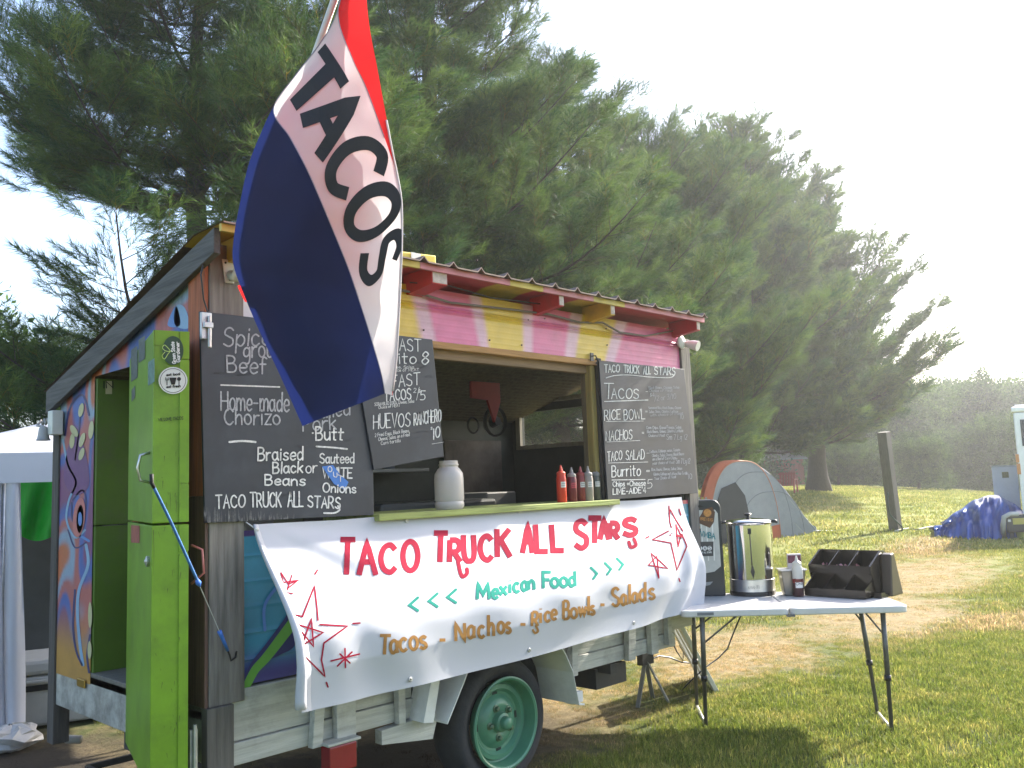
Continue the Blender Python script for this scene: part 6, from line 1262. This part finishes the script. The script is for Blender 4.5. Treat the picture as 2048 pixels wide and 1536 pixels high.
wv_ = MB(); wv_.tube([tpnt(i/36, .16)+Vector((0, 0, .012)) for i in range(37)], .012, 6); obj('pole_sleeve', wv_, M('sleeve', (.45, .16, .08), .6), tent, True)
for s__ in (.42, .68): obj('seam', MB().tube([tpnt(i/36, s__)+Vector((0, 0, .008)) for i in range(37)], .008, 5), M('tent_seam', (.16, .17, .19), .7), tent, True)
for s__, u__, dx_ in ((.5, .8, .9), (.9, .93, .8), (.1, .85, 1.0)):
    a_0 = tpnt(u__, s__); b_0 = Vector((a_0.x, a_0.y, 0))+wdv.normalized()*dx_; b_0.z = terrain(b_0.x, b_0.y); obj('guy_line', MB().tube([a_0, b_0], .008, 4), M('guy_white', (.5, .5, .5), .6), tent)
sk = MB(); n = 50; up_, lo_ = [], []
for i in range(n+1):
    s_ = .12+.84*i/n; q = tpnt(.985, s_); q2 = tpnt(.955, s_); up_.append(q2+Vector((.02, 0, .16+.0*i))); lo_.append(q+wdv.normalized()*(.06+.05*math.sin(i*2.1))+Vector((0, 0, -.02)))
obj('skirt', sk.grid([up_, [a.lerp(b, .5)+Vector((0, 0, .01*math.sin(k*2.1))) for k, (a, b) in enumerate(zip(up_, lo_))], lo_]), M('skirt_grey', (.20, .22, .24), .6, var=.3, scale=12), tent)
# grey power post with a hanging cable
pb_ = gdep(1792, 1061); D_ = float((pb_-CAM)@fw); pt_ = dep(1767, 864, D_); pp_ = thing('power_post', 'plain grey wooden post standing on the lawn with a green cable on it', 'post', tuple(pb_))
obj('post', MB().bar(tuple(pb_-np.array((0, 0, .1))), tuple(pt_), .27, .22, (0, 1, 0)), wood('post_wood', (.075, .075, .055), .3), pp_, bevel=.01)
ps = MB().tube([dep(x, y, D_-.25) for x, y in ((1776, 985), (1775, 1005), (1779, 1028), (1790, 1040), (1803, 1052), (1806, 1060), (1796, 1064))], .022, 6); obj('cable', ps, M('cable_green', (.02, .05, .03), .5), pp_, True)
rpp = thing('white_rope', 'white cord lying on the grass between the post and the blue tarp', 'cord', tuple(pb_)); obj('rope', MB().tube([Vector(gdep(x, y))+Vector((0, 0, .03)) for x, y in ((1790, 1065), (1802, 1062), (1812, 1060), (1820, 1058), (1830, 1062), (1842, 1060), (1856, 1057), (1872, 1055))], .02, 6), M('rope_white', (.5, .5, .45), .7), rpp, True)
# blue tarp pile
tb0 = gdep(1955, 1068); Dt = float((tb0-CAM)@fw); tarp = thing('tarp_covered_pile', 'crumpled blue tarp thrown over a pile beside the white camper', 'tarp', tuple(tb0)); rows = []
prof_ = [(1868, 1052), (1885, 1048), (1905, 1030), (1925, 1015), (1950, 1000), (1980, 991), (2000, 990), (2020, 1004), (2046, 1020), (2075, 1045), (2090, 1066)]
for j in range(29):
    v = j/28; row = []
    for i in range(91):
        x = 1868+222*i/90; yt = np.interp(x, [q[0] for q in prof_], [q[1] for q in prof_]); yb_ = 1068; hz_ = (yb_-yt); a = math.pi*v
        y = yb_-hz_*math.sin(a)**.8 if 0 < v < 1 else yb_; dd = Dt-1.1*math.cos(a)*(.3+hz_/80)+.34*noise.fractal(Vector((i*.10, j*.16, 2)), 1, 2, 4)-.10*abs(noise.noise(Vector((i*.16+j*.1, j*.3, 5)))); q = dep(x, min(yb_, y+5*noise.noise(Vector((i*.12, j*.2, 9)))*math.sin(a)), dd)
        q[2] = max(q[2], terrain(q[0], q[1])-.02) if 0 < v < 1 else terrain(q[0], q[1])-.03; row.append(q)
    rows.append(row)
obj('tarp', MB().grid(rows), M('tarp_blue', (.004, .07, .36), .3, var=.25, scale=2, bump=1.0, bscale=3.2), tarp, True)
g = np.random.default_rng(4)
for (x, y, w_, h_, m, nm, lb, ct) in ((1912, 1060, .40, .30, M('sack_blue', (.05, .08, .2), .5, var=.4), 'stuff_sack', 'dark blue stuff sack in front of the blue tarp', 'sack'), (1938, 1062, .26, .30, M('sack_white', (.45, .47, .55), .4), 'stuff_sack', 'shiny pale rolled bag leaning on the blue tarp', 'bag'), (1964, 1066, .34, .26, M('sack_green', (.03, .12, .09), .6), 'stuff_sack', 'dark green bundle beside the camper hitch', 'bundle'), (1883, 1062, .35, .14, M('sack_black', (.03, .03, .05), .6), 'stuff_sack', 'low black bag at the left tip of the blue tarp', 'bag')):
    c = gdep(x, y); sbx = thing(nm, lb, ct, tuple(c)); nn = 14
    obj('fabric', MB().grid([[Vector(c)+Vector((w_*math.cos(2*math.pi*i/nn)*math.sin(math.pi*(j+.2)/9.4)*(1+.15*math.sin(i*2.3+j)), w_*.7*math.sin(2*math.pi*i/nn)*math.sin(math.pi*(j+.2)/9.4)*(1+.15*math.sin(i+j*2)), h_/2*(1-math.cos(math.pi*(j+.2)/9.4)))) for i in range(nn+1)] for j in range(10)]), m, sbx, True)
# white camper at the right edge
cb0 = gdep(2046, 1078); Dc = float((cb0-CAM)@fw); cam_ = thing('camper', 'white camper body cut off by the right edge, with a dark window and amber lamps', 'camper', tuple(cb0))
cl = Vector(dep(2036, 1000, Dc)); 
def ccol(z): q = dep(2036-.04*0, 1000, Dc); return q
c_low = Vector(dep(2046, 1030, Dc)); c_top = Vector(dep(2029, 812, Dc)); cx_ = Vector(rt).copy(); cx_.z = 0; cx_.normalize(); cyv = Vector(ray(2075, 1000)); cyv.z = 0; cyv.normalize()
def camb(x0, x1, y0_, y1_, z0, z1): 
    f_ = lambda x, y, z: Vector((c_low.x, c_low.y, 0))+cx_*x+cyv*y+Vector((0, 0, z)); return MB().hexa([f_(x0, y0_, z0), f_(x1, y0_, z0), f_(x1, y1_, z0), f_(x0, y1_, z0)], [f_(x0, y0_, z1), f_(x1, y0_, z1), f_(x1, y1_, z1), f_(x0, y1_, z1)])
zt1 = c_top.z; zb1 = c_low.z-.05
cmp_ = M('camper_white', (.78, .79, .82), .4, var=.04, dirt=.1)
obj('body', camb(0, 2.3, 0, 6, zb1, zt1-.12), cmp_, cam_, bevel=.04); obj('roof_cap', camb(-.03, 2.33, -.03, 6, zt1-.115, zt1), cmp_, cam_, bevel=.03); obj('roof_vent', camb(.05, .5, .5, .9, zt1+.002, zt1+.07), cmp_, cam_, bevel=.01)
obj('window', camb(.14, .9, -.012, -.002, zt1-.85, zt1-.28), M('window_dark', (.03, .04, .06), .1), cam_); obj('amber_lamp', camb(-.035, .04, -.03, .0, zt1-1.2, zt1-1.02), M('amber', (.5, .22, .08), .4), cam_, bevel=.01); obj('amber_lamp', camb(-.03, .05, -.03, .0, zt1-1.45, zt1-1.22), M('amber', (.5, .22, .08), .4), cam_)
obj('wheel_skirt', camb(.3, 2.2, .1, 5, .2, zb1-.004), M('chassis_black', (.03, .03, .03), .7), cam_)
for x, y in ((.5, .5), (1.9, .5), (.5, 4.5), (1.9, 4.5)): obj('wheel', MB().lathe([(0, -.1), (.32, -.1), (.34, 0), (.32, .1), (0, .1)], tuple(Vector((c_low.x, c_low.y, .34))+cx_*x+cyv*y), 'y', 24), rubber, cam_, True, sharp=40)
# white cabinet left of the camper
wb0 = Vector(dep(1990, 1008, Dc+2.5)); wbx = thing('utility_box', 'tall plain white box with a small yellow label left of the camper', 'utility box', (wb0.x, wb0.y, 0)); zt2 = z_of(2000, 931, Dc+2.5)
def ub(x0, x1, y0_, y1_, z0, z1): f_ = lambda x, y, z: Vector((wb0.x, wb0.y, 0))+cx_*x+cyv*y+Vector((0, 0, z)); return MB().hexa([f_(x0, y0_, z0), f_(x1, y0_, z0), f_(x1, y1_, z0), f_(x0, y1_, z0)], [f_(x0, y0_, z1), f_(x1, y0_, z1), f_(x1, y1_, z1), f_(x0, y1_, z1)])
obj('cabinet', ub(0, .62, 0, .5, 0, zt2-.03), cmp_, wbx, bevel=.01); obj('cabinet_lid', ub(-.015, .635, -.02, .52, zt2-.028, zt2), M('white_metal', (.6, .6, .6), .4), wbx); obj('label', ub(.24, .40, -.006, -.002, zt2-.30, zt2-.16), M('label_yellow', (.22, .20, .10), .5, var=.5, scale=30), wbx)
# generator and jack leg in front of the camper
ge0 = gdep(2040, 1080); Dg = float((ge0-CAM)@fw); gen = thing('generator', 'black generator with a yellow panel at the right edge', 'generator', tuple(ge0)); gl = Vector(dep(2014, 1060, Dg)); 
def gb(x0, x1, y0_, y1_, z0, z1): f_ = lambda x, y, z: Vector((gl.x, gl.y, 0))+cx_*x+cyv*y+Vector((0, 0, z)); return MB().hexa([f_(x0, y0_, z0), f_(x1, y0_, z0), f_(x1, y1_, z0), f_(x0, y1_, z0)], [f_(x0, y0_, z1), f_(x1, y0_, z1), f_(x1, y1_, z1), f_(x0, y1_, z1)])
gz = z_of(2030, 1030, Dg); obj('housing', gb(0, .75, 0, .5, .15, gz), M('gen_black', (.03, .03, .03), .5), gen, bevel=.03); obj('yellow_panel', gb(.14, .7, -.008, -.002, gz-.20, gz-.07), M('gen_yellow', (.45, .38, .08), .5), gen); obj('white_label', gb(.04, .10, -.008, -.002, gz-.14, gz-.09), swhite, gen)
for x in (.05, .65): obj('foot', gb(x, x+.08, .05, .4, 0, .148), M('chassis_black', (.03, .03, .03), .7), gen)
yp = gdep(2046, 1078); yl = thing('yellow_bucket', 'small yellow-green bucket on the grass under the generator', 'bucket', tuple(yp)); obj('bucket_body', MB().lathe([(0, 0), (.10, 0), (.13, .22), (.135, .22), (.12, .21), (0, .02)], tuple(yp), n=20), M('bucket_yellow', (.35, .38, .05), .5), yl, True, sharp=40)
jl = gdep(2008, 1078); jj = thing('hitch_stand', 'bent white metal stand leg beside the generator', 'stand', tuple(jl)); obj('stand_leg', MB().tube([Vector(jl), Vector(dep(2006, 1050, Dg)), Vector(dep(2008, 1034, Dg)), Vector(dep(2020, 1028, Dg)), Vector(dep(2036, 1028, Dg))], .05, 8), M('stand_white', (.45, .45, .42), .5), jj, True)
# portable toilet far off
pt0 = dep(1943, 984, 90); pz1 = z_of(1943, 952, 90); po = thing('portable_toilet', 'small blue portable toilet with a domed pale roof at the tree line', 'portable toilet', tuple(pt0))
def pob(x0, x1, z0, z1, y1_=1.2): f_ = lambda x, y, z: Vector((pt0[0], pt0[1], 0))+cx_*x+cyv*y+Vector((0, 0, z)); return MB().hexa([f_(x0, 0, z0), f_(x1, 0, z0), f_(x1, y1_, z0), f_(x0, y1_, z0)], [f_(x0, 0, z1), f_(x1, 0, z1), f_(x1, y1_, z1), f_(x0, y1_, z1)])
pbm = M('toilet_blue', (.06, .09, .17), .5); obj('cabin', pob(-.6, .6, pz1-2.4, pz1-.3), pbm, po, bevel=.05); obj('door', pob(-.42, .42, pz1-2.2, pz1-.35, -.03), M('toilet_door', (.10, .13, .22), .5), po)
f_ = lambda x, y, z: Vector((pt0[0], pt0[1], 0))+cx_*x+cyv*y+Vector((0, 0, z)); obj('roof', MB().prism([f_(.64*math.cos(R(a)), -.05, pz1-.3+.32*math.sin(R(a))) for a in range(0, 181, 15)], cyv*1.3), M('toilet_roof', (.4, .43, .46), .5), po)
# red barn and red chair
rb0 = Vector(dep(1400, 975, 58)); rb1 = Vector(dep(1611, 975, 58)); rz0, rz1 = -.3, z_of(1500, 922, 58); rba = (rb1-rb0); rba.z = 0; rl = rba.length; rba.normalize(); rbn = Vector((-rba.y, rba.x, 0)); rbn = rbn if rbn.dot(Vector(fw)) > 0 else -rbn
barn = thing('red_building', 'low red ribbed metal building beyond the pines', 'building', (rb0.x, rb0.y, 0)); rib_ = MB(); n = int(rl/.3)
def rq(x, y, z): return Vector((rb0.x, rb0.y, 0))+rba*x+rbn*y+Vector((0, 0, z))
xs = [x for k in range(n) for x in (k*.3, k*.3+.2, k*.3+.22, k*.3+.28)]; yo = [v for k in range(n) for v in (0, 0, -.05, -.05)]
obj('wall', rib_.grid([[rq(x, y, z) for x, y in zip(xs, yo)] for z in (rz0, rz1)]), M('barn_red', (.30, .05, .04), .5, var=.06), barn); obj('wall', MB().hexa([rq(0, .02, rz0), rq(rl, .02, rz0), rq(rl, 6, rz0), rq(0, 6, rz0)], [rq(0, .02, rz1), rq(rl, .02, rz1), rq(rl, 6, rz1), rq(0, 6, rz1)]), M('barn_red', (.30, .05, .04), .5), barn)
obj('roof', MB().prism([rq(-.2, y, z) for y, z in ((-.3, rz1), (3, rz1+.9), (6.3, rz1), (6.3, rz1+.06), (3, rz1+.98), (-.3, rz1+.06))], rba*(rl+.4)), M('barn_roof', (.2, .2, .2), .5), barn)
Dk = 34.; ch0 = Vector(dep(1572, 977, Dk)); chz0 = terrain(ch0.x, ch0.y); chh = thing('garden_chair', 'red slatted garden chair on the lawn left of the last pine trunk', 'chair', (ch0.x, ch0.y, chz0)); red_c = M('chair_red', (.28, .035, .03), .5)
def hq(x, y, z): return Vector((ch0.x, ch0.y, chz0))+cx_*x+cyv*y+Vector((0, 0, z))
def hb_(x0, x1, y0_, y1_, z0, z1, tilt=0): return MB().hexa([hq(x0, y0_, z0), hq(x1, y0_, z0), hq(x1, y1_, z0), hq(x0, y1_, z0)], [hq(x0, y0_+tilt, z1), hq(x1, y0_+tilt, z1), hq(x1, y1_+tilt, z1), hq(x0, y1_+tilt, z1)])
for k in range(6): obj('back_slat', hb_(-.30+.105*k, -.30+.105*k+.08, .25, .28, .3, .82, .15), red_c, chh)
obj('back_rail', hb_(-.32, .34, .24, .29, .72, .78, .0), red_c, chh); obj('seat', hb_(-.32, .34, -.25, .28, .30, .34), red_c, chh)
for x in (-.36, .32): obj('armrest', hb_(x, x+.09, -.28, .35, .52, .55), red_c, chh); obj('leg', hb_(x+.02, x+.08, -.25, -.19, 0, .52), red_c, chh); obj('leg', hb_(x+.02, x+.08, .25, .31, 0, .52), red_c, chh)
